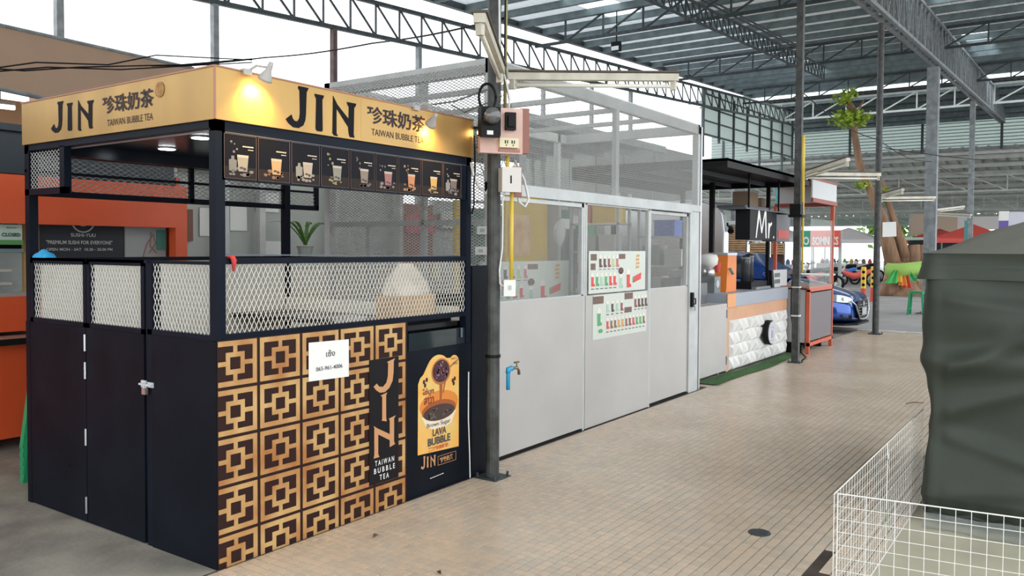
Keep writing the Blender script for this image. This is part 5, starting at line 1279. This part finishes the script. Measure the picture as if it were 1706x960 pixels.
part('rail', MB().box((-2.5, 3.32, 1.45), (.69, 3.72, 1.475)), mat('teal_rail', (.14, .22, .22), .4), gc)
part('wire_frame', MB().tube([(.45, 3.5, 1.17), (.50, 3.5, 1.28), (.53, 3.5, 1.40), (.50, 3.5, 1.43)], .008, 6).box((.2, 3.45, 1.2), (.66, 3.62, 1.22)).box((.2, 3.45, 1.30), (.66, 3.62, 1.32)), mat('pale_wood', (.5, .42, .3), .6), gc)
cl = thing('closed_sign', 'green and white closed sign hanging in the sushi stall opening', 'sign', (.56, 3.28, 1.5))
part('board', bx((.50, 3.27, 1.53), (.655, 3.28, 1.655)), mat('sign_pale_green', (.42, .52, .45), .5), cl); part('lower_band', bx((.50, 3.265, 1.505), (.66, 3.28, 1.54)), mat('sign_green', (.08, .25, .07), .5), cl)
mb = MB(); text(mb, 'Sorry we are', (.545, 3.268, 1.62), X_, Z_, .07, .018, bold=.02); text(mb, 'CLOSED', (.512, 3.268, 1.565), X_, Z_, .13, .028, bold=.04); part('lettering', mb, mat('dark_teal_ink', (.02, .08, .08), .5), cl)
part('cord', MB().tube([(.52, 3.275, 1.655), (.575, 3.275, 1.73), (.64, 3.275, 1.655)], .0022, 5), PAPER, cl)
# sushi stall roof and brown awning
BRN = mat('brown_canvas', (.36, .235, .16), .75, var=.05, vscale=2)
single('stall_soffit', MB().box((-3, 3.25, 2.03), (1.9, 5.5, 2.36)).box((-3, 3.2, 2.34), (1.95, 3.3, 2.39)), mat('dark_teal_board', (.012, .022, .035), .45), 'dark blue box roof over the sushi stall', 'roof', (0, 4, 2.03))
aw = thing('awning', 'large brown canvas awning sloping over the stalls at upper left', 'awning', (1.5, 5, 3.0))
a0 = Q(-260, -16, 4.6); a1 = Q(322, 114, 5.6); b1 = Q(240, 200, 4.9); b0 = Q(-260, 92, 4.2)
def awf(s, t):
    p = (a0*(1-s)+a1*s)*(1-t)+(b0*(1-s)+b1*s)*t
    return (p[0], p[1], p[2]-.05*math.sin(PI*t)-.02*math.sin(14*PI*s)*(t > .93))
part('canvas', MB().grid(awf, 40, 14), BRN, aw, smooth=True)
part('front_pipe', MB().tube([tuple(a0), tuple(a1)], .02, 8), STEEL, aw)
part('rear_pipe', MB().tube([tuple(b0), tuple(b1)], .02, 8), STEEL, aw)
part('support', MB().tube([tuple(b1), (b1[0], b1[1], 0)], .025, 8), STEEL, aw); part('support', MB().tube([tuple(b0), (b0[0], b0[1], 2.6)], .025, 8), STEEL, aw)
bs = thing('brown_building', 'brown framed shop front under the awning at upper left', 'building', (0, 6.2, 0))
part('beam', bx((-6, 6.2, 2.75), (3.6, 6.4, 3.05)), mat('brown_paint', (.42, .23, .12), .6), bs); part('beam', bx((-6, 6.15, 3.5), (3.6, 6.4, 3.62)), mat('brown_paint', (.42, .23, .12)), bs)
for x in (.55, 2.2, -1.5): part('pillar', bx((x, 6.2, 0), (x+.28, 6.45, 3.5)), mat('brown_paint', (.42, .23, .12)), bs)
part('dark_window', bx((.1, 6.25, 3.08), (.5, 6.3, 3.48)), mat('board_navy', (.010, .013, .022)), bs)
part('rear_wall', bx((-6, 6.9, 0), (3.6, 7.0, 2.7)), mat('dark_brown_wall', (.13, .10, .08), .7), bs)
tl = single('tube_light', MB().tube([tuple(Q(-60, 170, 5.6)), tuple(Q(24, 180, 5.6))], .022, 8), mat('lit_tube', (1, 1, 1), emit=(1, .98, .92), es=6), 'lit fluorescent tube under the awning at the left edge', 'tube lamp', tuple(Q(-20, 175, 5.6)), smooth=True)
part('fitting', MB().bar(tuple(Q(-60, 164, 5.6)), tuple(Q(24, 174, 5.6)), .05, .03), BEIGEW, tl); part('hanger', MB().bar(tuple(Q(0, 170, 5.6)), tuple(Q(0, 100, 5.6)), .01), STEEL, tl)
for i, (pts, lb) in enumerate((([(-40, 118), (60, 104), (180, 108), (260, 92), (420, 100)], 'upper black overhead cable crossing in front of the awning'), ([(-40, 112), (40, 118), (130, 112), (300, 108), (420, 98)], 'lower black overhead cable crossing in front of the awning'), ([(-40, 122), (80, 112), (200, 116), (420, 104)], 'third black overhead cable crossing in front of the awning'))):
    P0 = [tuple(Q(u, v, 3.4)) for u, v in pts]
    single('overhead_cable', MB().tube(P0, .006, 5), BLACK, lb, 'cable', P0[0], smooth=True)
# stack of green stools
GRN = mat('stool_green', (.02, .30, .13), .4)
def stool(loc, label, group=None, hh=.44):
    x, y, z = loc
    t = thing('plastic_stool', label, 'stool', loc, group)
    part('seat', MB().prism([(-.14, -.12), (-.12, -.14), (.12, -.14), (.14, -.12), (.14, .12), (.12, .14), (-.12, .14), (-.14, .12)], (x, y, z+hh-.02), X_, Y_, .02).box((x-.14, y-.14, z+hh-.06), (x+.14, y+.14, z+hh-.015)), GRN, t)
    for i in (-1, 1):
        for j in (-1, 1): part('leg', MB().add([(x+i*.13+a, y+j*.13+b, z+hh-.05) for a, b in ((-.02, -.02), (.02, -.02), (.02, .02), (-.02, .02))]+[(x+i*.165+a, y+j*.165+b, z) for a, b in ((-.022, -.022), (.022, -.022), (.022, .022), (-.022, .022))], [(0, 1, 2, 3), (7, 6, 5, 4), (0, 4, 5, 1), (1, 5, 6, 2), (2, 6, 7, 3), (3, 7, 4, 0)]), GRN, t)
    part('brace', MB().box((x-.15, y-.15, z+.12), (x+.15, y-.14, z+.15)).box((x-.15, y+.14, z+.12), (x+.15, y+.15, z+.15)), GRN, t)
    return t
sn = ('bottom stool', 'second stool from the bottom', 'middle stool', 'second stool from the top', 'top stool')
s0 = stool((.34, 2.06, 0), 'green plastic stool, bottom stool of the stack behind the kiosk', 'stacked green stools')
for k in range(1, 5): copyto(s0, (.34, 2.06, .055*k), 'green plastic stool, %s of the stack behind the kiosk' % sn[k])
stool((18.85, -.02, 0), 'green plastic stool standing on the road left of the green tarpaulin', hh=.55)
# pale stall behind the kiosk
ps = thing('pale_stall', 'pale grey stall wall with pinned papers behind the kiosk', 'market stall', (3, 3.6, 0))
PG = mat('pale_grey_wall', (.42, .44, .42), .6, var=.08, vscale=1.5)
part('wall', bx((2.06, 3.6, 0), (4.1, 3.65, 1.38)), PG, ps); part('wall_upper', bx((2.06, 3.72, 1.36), (5.2, 3.76, 2.25)), PG, ps)
for x in (2.06, 2.62, 3.05, 4.05, 5.1): part('upright', bx((x, 3.56, 0), (x+.07, 3.63, 2.3)), WSTEEL, ps)
part('top_rail', bx((2.06, 3.56, 2.22), (5.2, 3.63, 2.3)), WSTEEL, ps)
for x, z, w_, h_, lb in ((2.18, 1.62, .12, .34, 'tall narrow white paper beside the orange pillar'), (2.46, 1.60, .17, .27, 'white paper pinned below the menu strip'), (2.80, 1.66, .20, .25, 'white paper left of the palm plant'), (3.20, 1.42, .30, .14, 'low white paper under the palm plant'), (3.12, 1.86, .28, .2, 'upper white paper right of the thin post')):
    single('paper_sheet', bx((x, 3.70, z), (x+w_, 3.706, z+h_)), PAPER, lb, 'paper', (x+w_/2, 3.70, z))
part('dark_hatch', bx((2.30, 3.69, 1.55), (2.38, 3.71, 1.85)), mat('hatch_brown', (.20, .09, .06), .6), ps)
pl = thing('potted_palm', 'small palm plant behind the open kiosk window', 'plant', (3.62, 3.3, 1.0))
part('pot', MB().lathe((3.45, 3.35, 1.15), [(.06, .22), (.08, .34), (.09, .36), (0, .35)], 14), mat('pot_grey', (.3, .32, .3), .6), pl)
mb = MB()
for k in range(11):
    a = k*2*PI/11; L_ = .32+.06*(k % 3); pts = []
    for q in range(6):
        s = q/5; pts.append(Vector((3.45+math.cos(a)*L_*s, 3.35+math.sin(a)*L_*.3*s, 1.52+.62*s-.40*s*s)))
    for q in range(5):
        d = (pts[q+1]-pts[q]).normalized(); sd_ = Vector((-d.y, d.x, 0)).normalized()*.02 if abs(d.x)+abs(d.y) > .01 else Vector((.02, 0, 0))
        mb.add([pts[q]-sd_, pts[q]+sd_, pts[q+1]+sd_*.7, pts[q+1]-sd_*.7], [(0, 1, 2, 3)])
part('fronds', mb, mat('palm_green', (.10, .22, .05), .5), pl)
part('shelf', bx((3.2, 3.2, 1.33), (3.8, 3.58, 1.365)), WSTEEL, ps)
# white counter row behind
wcn = thing('white_counter', 'long white counter behind the kiosk seen through its mesh', 'counter', (2.4, 2.7, 0))
part('front', bx((2.1, 3.0, 0), (4.6, 3.05, 1.3)), mat('counter_cream', (.62, .6, .55), .5), wcn); part('top', bx((2.1, 2.98, 1.3), (4.6, 3.4, 1.33)), WSTEEL, wcn)

# ------------------------------------------------------------ buildings behind the cage
gw = thing('grey_container', 'grey panelled hut seen through the upper cage mesh', 'building', (16, 6.5, 0))
GW = mat('hut_grey', (.17, .18, .17), .7, var=.15, vscale=2)
y0 = PLN(868, 300, 0, 16)[1]; y1 = PLN(1087, 300, 0, 16)[1]
zt = PLN(980, 250, 0, 16)[2]
k = 0
yy = y1
while yy < y0:
    part('panel', bx((16+.015*(k % 2), yy+.01, 0), (16.1, yy+.76, zt)), GW, gw); yy += .78; k += 1
part('end_wall', bx((16.1, y1, 0), (19.0, y1+.06, zt)), GW, gw)
part('roof_edge', bx((15.95, y1-.03, zt), (16.15, y0+.3, zt+.04)), STEEL, gw)
lt_ = thing('lean_to_roof', 'flat grey lean-to roof on slim posts above the grey hut', 'roof', (9, 5, 0))
zr_ = 3.72
part('sheet', MB().box((9.0, 4.4, zr_), (14.6, 9.2, zr_+.03)), mat('lean_sheet', (.30, .32, .32), .6), lt_)
part('front_beam', bx((9.0, 4.4, zr_-.14), (9.08, 9.2, zr_)), STEEL, lt_)
for k in range(7): part('rafter', bx((9.08, 4.4+k*.78, zr_-.12), (14.6, 4.46+k*.78, zr_)), STEEL, lt_)
for k in range(5): part('post', bx((9.0+(k % 2)*5.5, 4.4+k*1.15, 0), (9.08+(k % 2)*5.5, 4.48+k*1.15, zr_-.0)), STEEL, lt_)
# row of rear shops seen through the meshes
rw = thing('rear_shops', 'row of low stall fronts in mixed colours behind the white stall', 'market stall', (8, 6.2, 0))
pc = [(.30, .33, .32), (.06, .14, .09), (.5, .5, .48), (.14, .12, .11), (.30, .12, .08), (.42, .44, .43), (.08, .16, .12), (.2, .2, .2)]
for k in range(11):
    x = 4.2+k*.95; c = pc[k % 8]
    part('stall_front', bx((x, 6.2+.05*(k % 3), 0), (x+.9, 6.3+.05*(k % 3), 2.25+.1*(k % 2))), mat('shop_%d' % (k % 8), c, .6), rw)
    part('name_strip', bx((x+.05, 6.12, 1.75+.1*(k % 2)), (x+.82, 6.17, 2.05+.1*(k % 2))), mat('strip_%d' % (k % 4), [(.55, .08, .1), (.62, .62, .58), (.08, .3, .15), (.6, .45, .1)][k % 4], .6), rw)
    part('stall_counter', bx((x+.02, 5.8, 0), (x+.88, 6.15, .95)), mat('shopc_%d' % (k % 3), [(.5, .5, .47), (.2, .22, .22), (.42, .3, .2)][k % 3], .6), rw)
    part('goods', MB().lathe((x+.25, 5.95, .95), [(.1, 0), (.12, .15), (.06, .3), (0, .3)], 8).lathe((x+.62, 5.95, .95), [(.08, 0), (.08, .24), (0, .26)], 8), mat('shopg_%d' % (k % 3), [(.6, .1, .15), (.7, .6, .3), (.6, .65, .6)][k % 3], .5), rw, kind='stuff')
# low sheds left of the far roof
fs_ = thing('far_shed', 'low grey shed with light trusses seen right of the white cage', 'building', (27, 12, 0))
for k in range(3):
    z = 3.6+.2*k; y = 9+2.5*k
    part('truss_chord', MB().bar((20, y, z), (39, y, z+1.0), .07), WTR, fs_)
    part('truss_chord', MB().bar((20, y, z+.6), (39, y, z+1.6), .07), WTR, fs_)
    mb = MB()
    for q in range(24): mb.bar((20+q*.77, y, z+q*.0385), (20.38+q*.77, y, z+.6+q*.0385), .03); mb.bar((20.38+q*.77, y, z+.6+q*.0385), (20.77+q*.77, y, z+(q+1)*.0385), .03)
    part('truss_web', mb, STEEL, fs_, kind='stuff')
mb = MB(); corrug(mb, 22, 39, 8.5, 16.1, lambda x: 3.2+.02*(x-22), pitch=.4, hgt=.06); part('roof_sheet', mb, mat('rusty_sheet', (.30, .31, .30), .6, var=.2, vscale=.8), fs_)
for x, y in ((24.5, 8.4), (30, 8.4), (36, 8.4), (24.5, 15.5), (36, 15.5)): part('post', bx((x, y, 0), (x+.14, y+.14, 4.3)), STEEL, fs_)
part('rear_wall', bx((24, 16.2, 0), (39, 16.4, 2.6)), mat('shed_wall', (.35, .33, .3), .7), fs_)

# ------------------------------------------------------------ shrine tree
BARK = mat('bark', (.28, .165, .10), .85, var=.3, vscale=5, stretch=(1, 1, .25), bump=.6, bscale=14)
tr = thing('shrine_tree', 'old pollarded tree with tied cloths growing through the roof gap', 'tree', (27.7, 2.0, 0))
def T(u, v, d=0):
    D = fw+rt*(u-853)/FPX-up*(v-480+23.2)/FPX; base_ = np.array([27.7, 2.0, 0]); t = ((base_-CAM)@fw+d)/(D@fw); return tuple(CAM+t*D)
part('trunk', MB().tube([T(1504, 495), T(1503, 480), T(1505, 458), T(1510, 442)], [.88, .66, .58, .48], 16), BARK, tr, smooth=True)
for nm, pts, rs_ in (('limb', [(1488, 440), (1478, 400), (1468, 360), (1458, 338), (1447, 310), (1432, 275), (1424, 225), (1420, 180), (1408, 160)], [.26, .22, .18, .14, .13, .12, .11, .10, .05]),
                     ('limb', [(1508, 430), (1500, 400), (1492, 375), (1482, 345), (1472, 312), (1470, 300)], [.20, .16, .12, .10, .09, .05]),
                     ('stump', [(1520, 450), (1522, 425), (1521, 408)], [.26, .22, .21]), ('stump', [(1533, 450), (1535, 425), (1534, 408)], [.22, .16, .15]), ('stump', [(1507, 440), (1506, 415), (1503, 398)], [.2, .15, .10]),
                     ('twig', [(1420, 190), (1410, 175), (1400, 158)], [.05, .04, .02]), ('twig', [(1421, 200), (1432, 180), (1440, 165)], [.05, .035, .02])):
    part(nm, MB().tube([T(*p) for p in pts], rs_, 10), BARK, tr, smooth=True)
for a, b, c in (((1485, 478), (1472, 488), (1462, 495)), ((1520, 478), (1535, 488), (1545, 494)), ((1500, 482), (1503, 490), (1500, 498)), ((1512, 482), (1520, 490), (1524, 497))):
    part('root', MB().tube([T(*a, -.3), T(*b, -.4), T(*c, -.2)], [.34, .2, .08], 8), BARK, tr, smooth=True)
SG = mat('sash_green', (.30, .50, .10), .7); 
part('sash', MB().tube([T(1478, 449, -.72), T(1500, 451, -1.0), T(1535, 446, -.72)], [.22, .24, .22], 10), SG, tr, smooth=True)
for k, (u, w_, c) in enumerate(((1493, .30, (.08, .48, .12)), (1499, .18, (.85, .60, .10)), (1503, .22, (.85, .30, .05)), (1511, .34, (.05, .45, .15)), (1508, .26, (.65, .10, .06)))):
    p = T(u, 450, -1.1); q = T(u+(-8, -2, 2, 10, 4)[k], (472, 470, 476, 468, 480)[k], -1.15+.04*k)
    a = Vector(p); b = Vector(q); s_ = Vector(rt)*w_
    part('cloth', MB().grid(lambda s, t: tuple(a.lerp(b, t)+s_*(s-.5)*(.5+t)+Vector(fw)*(.06*math.sin(s*14))), 12, 5), mat('cloth_%s' % 'abcde'[k], c, .7), tr, smooth=True)
LEAF = mat('leaf_lime', (.30, .42, .04), .6, var=.4, vscale=2)
def leaves(name, parent, c, rad, n_, sz, m, seed=1):
    rr = random.Random(seed); vs = []; fs = []
    for k in range(n_):
        while 1:
            v = Vector((rr.uniform(-1, 1), rr.uniform(-1, 1), rr.uniform(-1, 1)))
            if v.length < 1: break
        v = v*(.55+.45*rr.random())
        p = Vector((c[0]+v.x*rad[0], c[1]+v.y*rad[1], c[2]+v.z*rad[2]))
        a = Vector((rr.uniform(-1, 1), rr.uniform(-1, 1), rr.uniform(-.5, .5))).normalized()*sz; b = Vector((rr.uniform(-1, 1), rr.uniform(-1, 1), rr.uniform(-1, 1))).normalized()*sz*.6
        o = len(vs); vs += [p-a, p+b, p+a, p-b]; fs.append((o, o+1, o+2, o+3))
    return part(name, MB().add(vs, fs), m, parent, kind='stuff')
leaves('foliage', tr, T(1418, 198), (.8, .8, .36), 520, .10, LEAF, 1)
leaves('foliage', tr, T(1402, 165), (.45, .45, .3), 90, .09, LEAF, 2); leaves('foliage', tr, T(1415, 155), (.4, .4, .22), 70, .09, LEAF, 3)
leaves('foliage', tr, T(1470, 325), (.4, .4, .4), 120, .09, LEAF, 4); leaves('foliage', tr, T(1436, 308), (.35, .35, .2), 70, .08, LEAF, 5)
tag(single('tree_notice', MB().prism([(0, 0), (.45, .02), (.43, .5), (0, .48)], T(1470, 395, -.6), tuple(rt), Z_, .03), PAPER, 'white notice card fixed high on the leaning tree trunk', 'notice', T(1470, 395, -.6)))
# distant trees
DG = mat('bright_foliage', (.16, .30, .05), .7, var=.5, vscale=.8)
for i, (x, y, zc, r, n_, lb) in enumerate(((70, 9.5, 4.6, 4.2, 1500, 'bright green tree behind the shrine tree'), (72, 24, 4.5, 4.5, 1200, 'pale tree in the glare left of the slim pole'), (78, 1, 5, 5, 1200, 'far green tree behind the tall grey column'), (66, 36, 4.5, 4.5, 1200, 'far tree behind the red stand'))):
    t = thing('tree', lb, 'tree', (x, y, 0))
    part('trunk', MB().tube([(x, y, 0), (x+.2, y, 2), (x, y+.2, zc)], [.3, .22, .12], 8), BARK, t, smooth=True)
    leaves('foliage', t, (x, y, zc), (r, r, r*.8), n_, .34, DG, 10+i)

# ------------------------------------------------------------ far market clutter
def q3(u, v, X): return PLN(u, v, 0, X)
t = thing('shop_sign', 'green and red shop sign seen through the red stand', 'sign', (30, 6, 0))
a = q3(1322, 412, 30); b = q3(1398, 412, 30); zt0 = q3(1360, 384, 30)[2]; zb0 = q3(1360, 412, 30)[2]; ym = q3(1350, 400, 30)[1]
part('red_board', bx((30, b[1], zb0), (30.1, ym, zt0)), mat('sign_bright_red', (.80, .10, .06), .5), t); part('green_board', bx((30, ym, zb0), (30.1, a[1], zt0)), mat('sign_bright_green', (.03, .35, .22), .5), t)
mb = MB(); text(mb, 'SOMNICS', (29.99, ym-.08, zb0+.08), NY, Z_, (ym-b[1])*.9, (zt0-zb0)*.5, bold=.04); text(mb, 'DO', (29.99, a[1]-.15, zb0+.08), NY, Z_, (a[1]-ym)*.7, (zt0-zb0)*.5, bold=.04); part('lettering', mb, PAPER, t)
for y in (a[1], b[1]): part('post', bx((30.1, y-.05, 0), (30.2, y+.05, zt0)), WTR, t)
for i, (x, y, s, c, lb) in enumerate(((33, 9.6, 1, (.8, .8, .8), 'white market stall with canopy behind the red stand'), (38, 9.3, 1.1, (.85, .85, .85), 'white canopied stall left of the slim pole'), (44, 7.2, 1.1, (.85, .8, .8), 'farther white canopied stall beside the slim pole'), (40, 1.0, 1, (.75, .10, .08), 'red canopied stall right of the shrine tree'), (48, 3.4, 1.1, (.75, .12, .1), 'far red canopied stall behind the shrine tree'))):
    t = thing('market_stall', lb, 'market stall', (x, y, 0)); m_ = mat('canopy_%d' % i, c, .6)
    for dx in (-1.2, 1.2):
        for dy in (-1.4, 1.4): part('post', bx((x+dx*s-.03, y+dy*s-.03, 0), (x+dx*s+.03, y+dy*s+.03, 2.1)), WTR, t)
    part('canopy', MB().add([(x-1.3*s, y-1.5*s, 2.05), (x+1.3*s, y-1.5*s, 2.05), (x+1.3*s, y+1.5*s, 2.05), (x-1.3*s, y+1.5*s, 2.05), (x, y, 2.7)], [(0, 1, 4), (1, 2, 4), (2, 3, 4), (3, 0, 4)]), m_, t)
    part('valance', MB().box((x-1.3*s, y-1.5*s, 1.85), (x-1.28*s, y+1.5*s, 2.05)).box((x-1.3*s, y-1.5*s, 1.85), (x+1.3*s, y-1.48*s, 2.05)), m_, t)
    part('table', MB().box((x-1.1*s, y-1.2*s, .75), (x-.4*s, y+1.2*s, .8)).box((x-1.1*s, y-1.2*s, 0), (x-1.05*s, y+1.2*s, .75)), mat('table_pale', (.7, .68, .66), .6), t)
    rr = random.Random(i+30); 
    for q in range(9):
        c_ = [(.7, .1, .1), (.1, .3, .6), (.8, .6, .2), (.2, .5, .2), (.8, .8, .8), (.3, .2, .15)][rr.randrange(6)]
        part('goods', MB().lathe((x-.75*s+rr.uniform(-.2, .2), y-1.1*s+q*.27*s, .8), [(.09, 0), (.10, .1+.1*rr.random()), (.05, .25), (0, .26)], 8), mat('goods_%.1f%.1f' % c_[:2], c_, .6), t)
def motorbike(x, y, a, c, lb):
    t = thing('motorbike', lb, 'motorbike', (x, y, 0)); ca, sa = math.cos(a), math.sin(a)
    def w2(p): return (x+p[0]*ca-p[1]*sa, y+p[0]*sa+p[1]*ca, p[2])
    ax = (-sa, ca, 0)
    for dx in (-.62, .62):
        wh = part('wheel', MB().tube([Vector(w2((dx, 0, .29)))+Vector((ca*.26*math.cos(k*PI/9), sa*.26*math.cos(k*PI/9), .26*math.sin(k*PI/9))) for k in range(19)], .045, 8), BLACK, t, smooth=True)
        part('hub', MB().lathe(w2((dx, 0, .29)), [(.06, -.05), (.06, .05), (0, .05)], 10, axis=ax), ALU, wh)
    m_ = mat('bike_%.1f%.1f' % c[:2], c, .3)
    part('body', MB().tube([w2((.55, 0, .62)), w2((.35, 0, .5)), w2((.1, 0, .42)), w2((-.3, 0, .55)), w2((-.65, 0, .72))], [.08, .13, .14, .15, .07], 8), m_, t, smooth=True)
    part('seat', MB().tube([w2((-.0, 0, .74)), w2((-.3, 0, .78)), w2((-.65, 0, .82))], [.06, .10, .07], 8), BLACK, t, smooth=True)
    part('fork', MB().tube([w2((.62, 0, .29)), w2((.48, 0, .8)), w2((.42, 0, 1.0))], .035, 6), ALU, t)
    part('handlebar', MB().tube([w2((.35, -.32, 1.02)), w2((.42, 0, .98)), w2((.35, .32, 1.02))], .02, 6), BLACK, t)
    part('headlight', MB().sphere(w2((.52, 0, .9)), .09, 10, 6), PAPER, t, smooth=True)
for i, (u, d, a, c, lb) in enumerate(((1345, 27, 1.2, (.55, .1, .1), 'dark red motorbike parked behind the red stand, left one'), (1366, 29, 1.4, (.1, .1, .12), 'black motorbike parked behind the red stand'), (1405, 36, 1.1, (.05, .2, .6), 'blue motorbike parked left of the slim pole'), (1428, 34, 1.9, (.7, .12, .1), 'red motorbike beside the slim pole'), (1443, 40, 1.3, (.6, .6, .62), 'silver motorbike just left of the slim pole'))):
    y = PLN(u, 440, 0, d)[1]; motorbike(d, y, a, c, lb)
t = thing('folding_table', 'long white table behind the blue car', 'table', (20.5, 4.2, 0))
part('top', bx((20.2, 2.3, .82), (20.9, 7.2, .86)), PAPER, t)
for x, y in ((20.25, 2.4), (20.25, 3.0), (20.8, 2.4), (20.25, 5.5), (20.8, 5.5)): part('leg', bx((x, y, 0), (x+.04, y+.04, .82)), DSTEEL, t)
stool((19.0, 3.35, 0), 'dark green stool under the long white table')
for i, (u, v, lb) in enumerate(((1438, 505, 'yellow bollard with black dots and red foot left of the slim pole'), (1454, 503, 'second yellow bollard half hidden by the slim pole'))):
    p = G(u, v); t = thing('bollard', lb, 'bollard', tuple(p))
    part('post', MB().lathe(p, [(.07, .42), (.07, 1.0), (.05, 1.03), (0, 1.03)], 12), mat('bollard_yellow', (.85, .55, .04), .5), t); part('foot', MB().lathe(p, [(.08, 0), (.07, .42), (0, .42)], 12), mat('bollard_red', (.65, .07, .04), .5), t)
    for k in range(3): part('dot', MB().lathe((p[0]-.068, p[1]-.01, .52+.18*k), [(.045, 0), (.045, .012), (0, .012)], 8, axis=NX), BLACK, t)
cb0 = PLN(1541, 470, 0, 31)
for k in range(4):
    t_ = single('blue_crate', MB().box((31, cb0[1]-.3, .42+.17*k), (31.4, cb0[1]+.3, .56+.17*k)).box((30.98, cb0[1]-.33, .54+.17*k), (31.42, cb0[1]+.33, .58+.17*k)), mat('crate_cyan', (.05, .30, .65), .5), 'blue crate right of the shrine tree, %s' % ('bottom of four', 'second of four', 'third of four', 'top of four')[k], 'crate', (31.2, cb0[1], .42+.17*k), 'stacked blue crates')
single('crate_stand', MB().box((30.95, cb0[1]-.35, .36), (31.45, cb0[1]+.35, .42)).box((31, cb0[1]-.3, 0), (31.05, cb0[1]+.3, .36)).box((31.35, cb0[1]-.3, 0), (31.4, cb0[1]+.3, .36)), mat('table_pale', (.7, .68, .66)), 'pale low bench under the stacked blue crates', 'bench', (31.2, cb0[1], 0))
# behind the tarpaulin: long market roofs, banner and posts
t = thing('white_banner', 'long white banner above the green tarpaulin', 'banner', (50, -3, 0))
ba = PLN(1595, 383, 0, 50); bb_ = PLN(1690, 360, 0, 50)
part('sheet', bx((50, bb_[1], ba[2]), (50.05, ba[1], bb_[2])), PAPER, t); part('beige_sheet', bx((50, ba[1], ba[2]-.3), (50.05, ba[1]+2.4, bb_[2]+.2)), mat('beige_sheet', (.60, .50, .38), .7), t)
for y in (bb_[1]-.1, ba[1], ba[1]+2.4): part('post', bx((50.05, y, 0), (50.15, y+.1, bb_[2]+.3)), WTR, t)
t = thing('parked_truck', 'yellow and green truck half hidden behind the tarpaulin', 'truck', (44, -.6, 0)); tb = PLN(1590, 400, 0, 44)
part('cargo_body', bx((42.8, tb[1]-1.8, .8), (45.2, tb[1]+2.0, 1.75)), mat('truck_yellow', (.65, .55, .12), .5), t); part('roof_shade', MB().box((42.7, tb[1]-1.9, 2.02), (45.3, tb[1]+2.1, 2.15)), mat('pale_green', (.6, .75, .65), .5), t)
part('window_band', bx((42.79, tb[1]-1.7, 1.5), (42.85, tb[1]+1.9, 2.0)), DGLASS, t); part('bonnet', bx((42.9, tb[1]-2.4, .5), (45.1, tb[1]-1.8, 1.3)), mat('truck_yellow', (.65, .55, .12)), t)
for y in (tb[1]-1.4, tb[1]+1.4):
    for x in (42.85, 45.1): part('wheel', MB().tube([(x-.1, y, .4), (x+.1, y, .4)], .4, 16), BLACK, t)
for i, (u, lb) in enumerate(((1609, 'left teal post above the tarpaulin'), (1614, 'right teal post above the tarpaulin'))):
    y = PLN(u, 380, 0, 34)[1]; single('teal_post', MB().tube([(34, y, 0), (34, y, 2.6)], .05, 8).sphere((34, y, 2.62), .06, 8, 6), mat('teal_paint', (.03, .25, .25), .5), lb, 'post', (34, y, 0))
y = PLN(1672, 370, 0, 30)[1]; t = thing('light_box', 'pale lilac box sign with purple edge above the tarpaulin at right', 'sign', (30, y, 2)); z_ = PLN(1672, 352, 0, 30)[2]
part('panel', bx((30, y-1.6, 1.6), (30.2, y-.12, z_-.03)), mat('lilac_white', (.62, .62, .70)), t); part('purple_edge', bx((29.97, y-.14, 1.6), (30.2, y+.14, z_-.32)), mat('purple', (.16, .10, .38), .5), t); part('white_cap', bx((29.97, y-.14, z_-.32), (30.2, y+.14, z_)), PAPER, t); part('post', bx((30.1, y-.8, 0), (30.2, y-.7, 1.6)), WTR, t)
# pipe legs of the far roof
for x, y in ((39.4, 9.6), (44, 13.5), (44, 1.6), (44, -3.4), (58, 16)):
    part('support', MB().tube([(x, y, 0), (x, y, 5.5 if x < 42 else 5.0 if x < 50 else 3.7)], .08, 8), mat('teal_paint', (.03, .25, .25)) if x < 40 else WTR, r3)
# wires strung between poles
for i, (pts, lb) in enumerate(((((8.78, -.12, 3.6), (13.45, -.19, 3.45), (19.4, -.19, 3.6), (27.4, -.19, 3.9)), 'black wire strung along the pole row'), (((13.45, -.3, 3.3), (19.4, -3, 3.5), (30, -8, 4.2)), 'black wire running off to the right above the tarpaulin'), ((tuple(PLN(840, 30, 1, -.1)), tuple(PLN(620, 72, 1, 2)), tuple(PLN(440, 96, 1, 4)), tuple(PLN(250, 110, 1, 5.4))), 'thin wire running from the dark pole above the gold sign'))):
    out = []
    for a, b in zip(pts[:-1], pts[1:]):
        for q in range(8): s = q/8; p = Vector(a).lerp(Vector(b), s); out.append((p.x, p.y, p.z-(.12 if i < 2 else .02)*math.sin(PI*s)))
    out.append(pts[-1]); single('overhead_wire', MB().tube(out, .008, 5), BLACK, lb, 'wire', pts[0], smooth=True)
t = thing('floodlight', 'small glass floodlight hanging from the roof truss', 'floodlight', tuple(PLN(1027, 78, 0, 13.6)))
c = Vector(PLN(1027, 78, 0, 13.6)); part('body', MB().box(c-Vector((.06, .10, .10)), c+Vector((.04, .10, .10))), BLACK, t); part('glass', MB().box(c-Vector((.075, .085, .085)), c-Vector((.06, -.085, -.0))), mat('lamp_glass', (.8, .85, .85), .1), t); part('hanger', MB().bar(c+Vector((0, 0, .1)), c+Vector((0, 0, .9)), .02), BLACK, t)
for i, (a, b, lb) in enumerate((((7, 3.3, 6.2), (20.5, 3.0, 6.75), 'left bracing rod under the roof'), ((7, 3.15, 6.2), (20.5, 2.9, 6.75), 'right bracing rod under the roof'))):
    single('bracing_rod', MB().tube([a, b], .02, 6), DSTEEL, lb, 'rod', a)
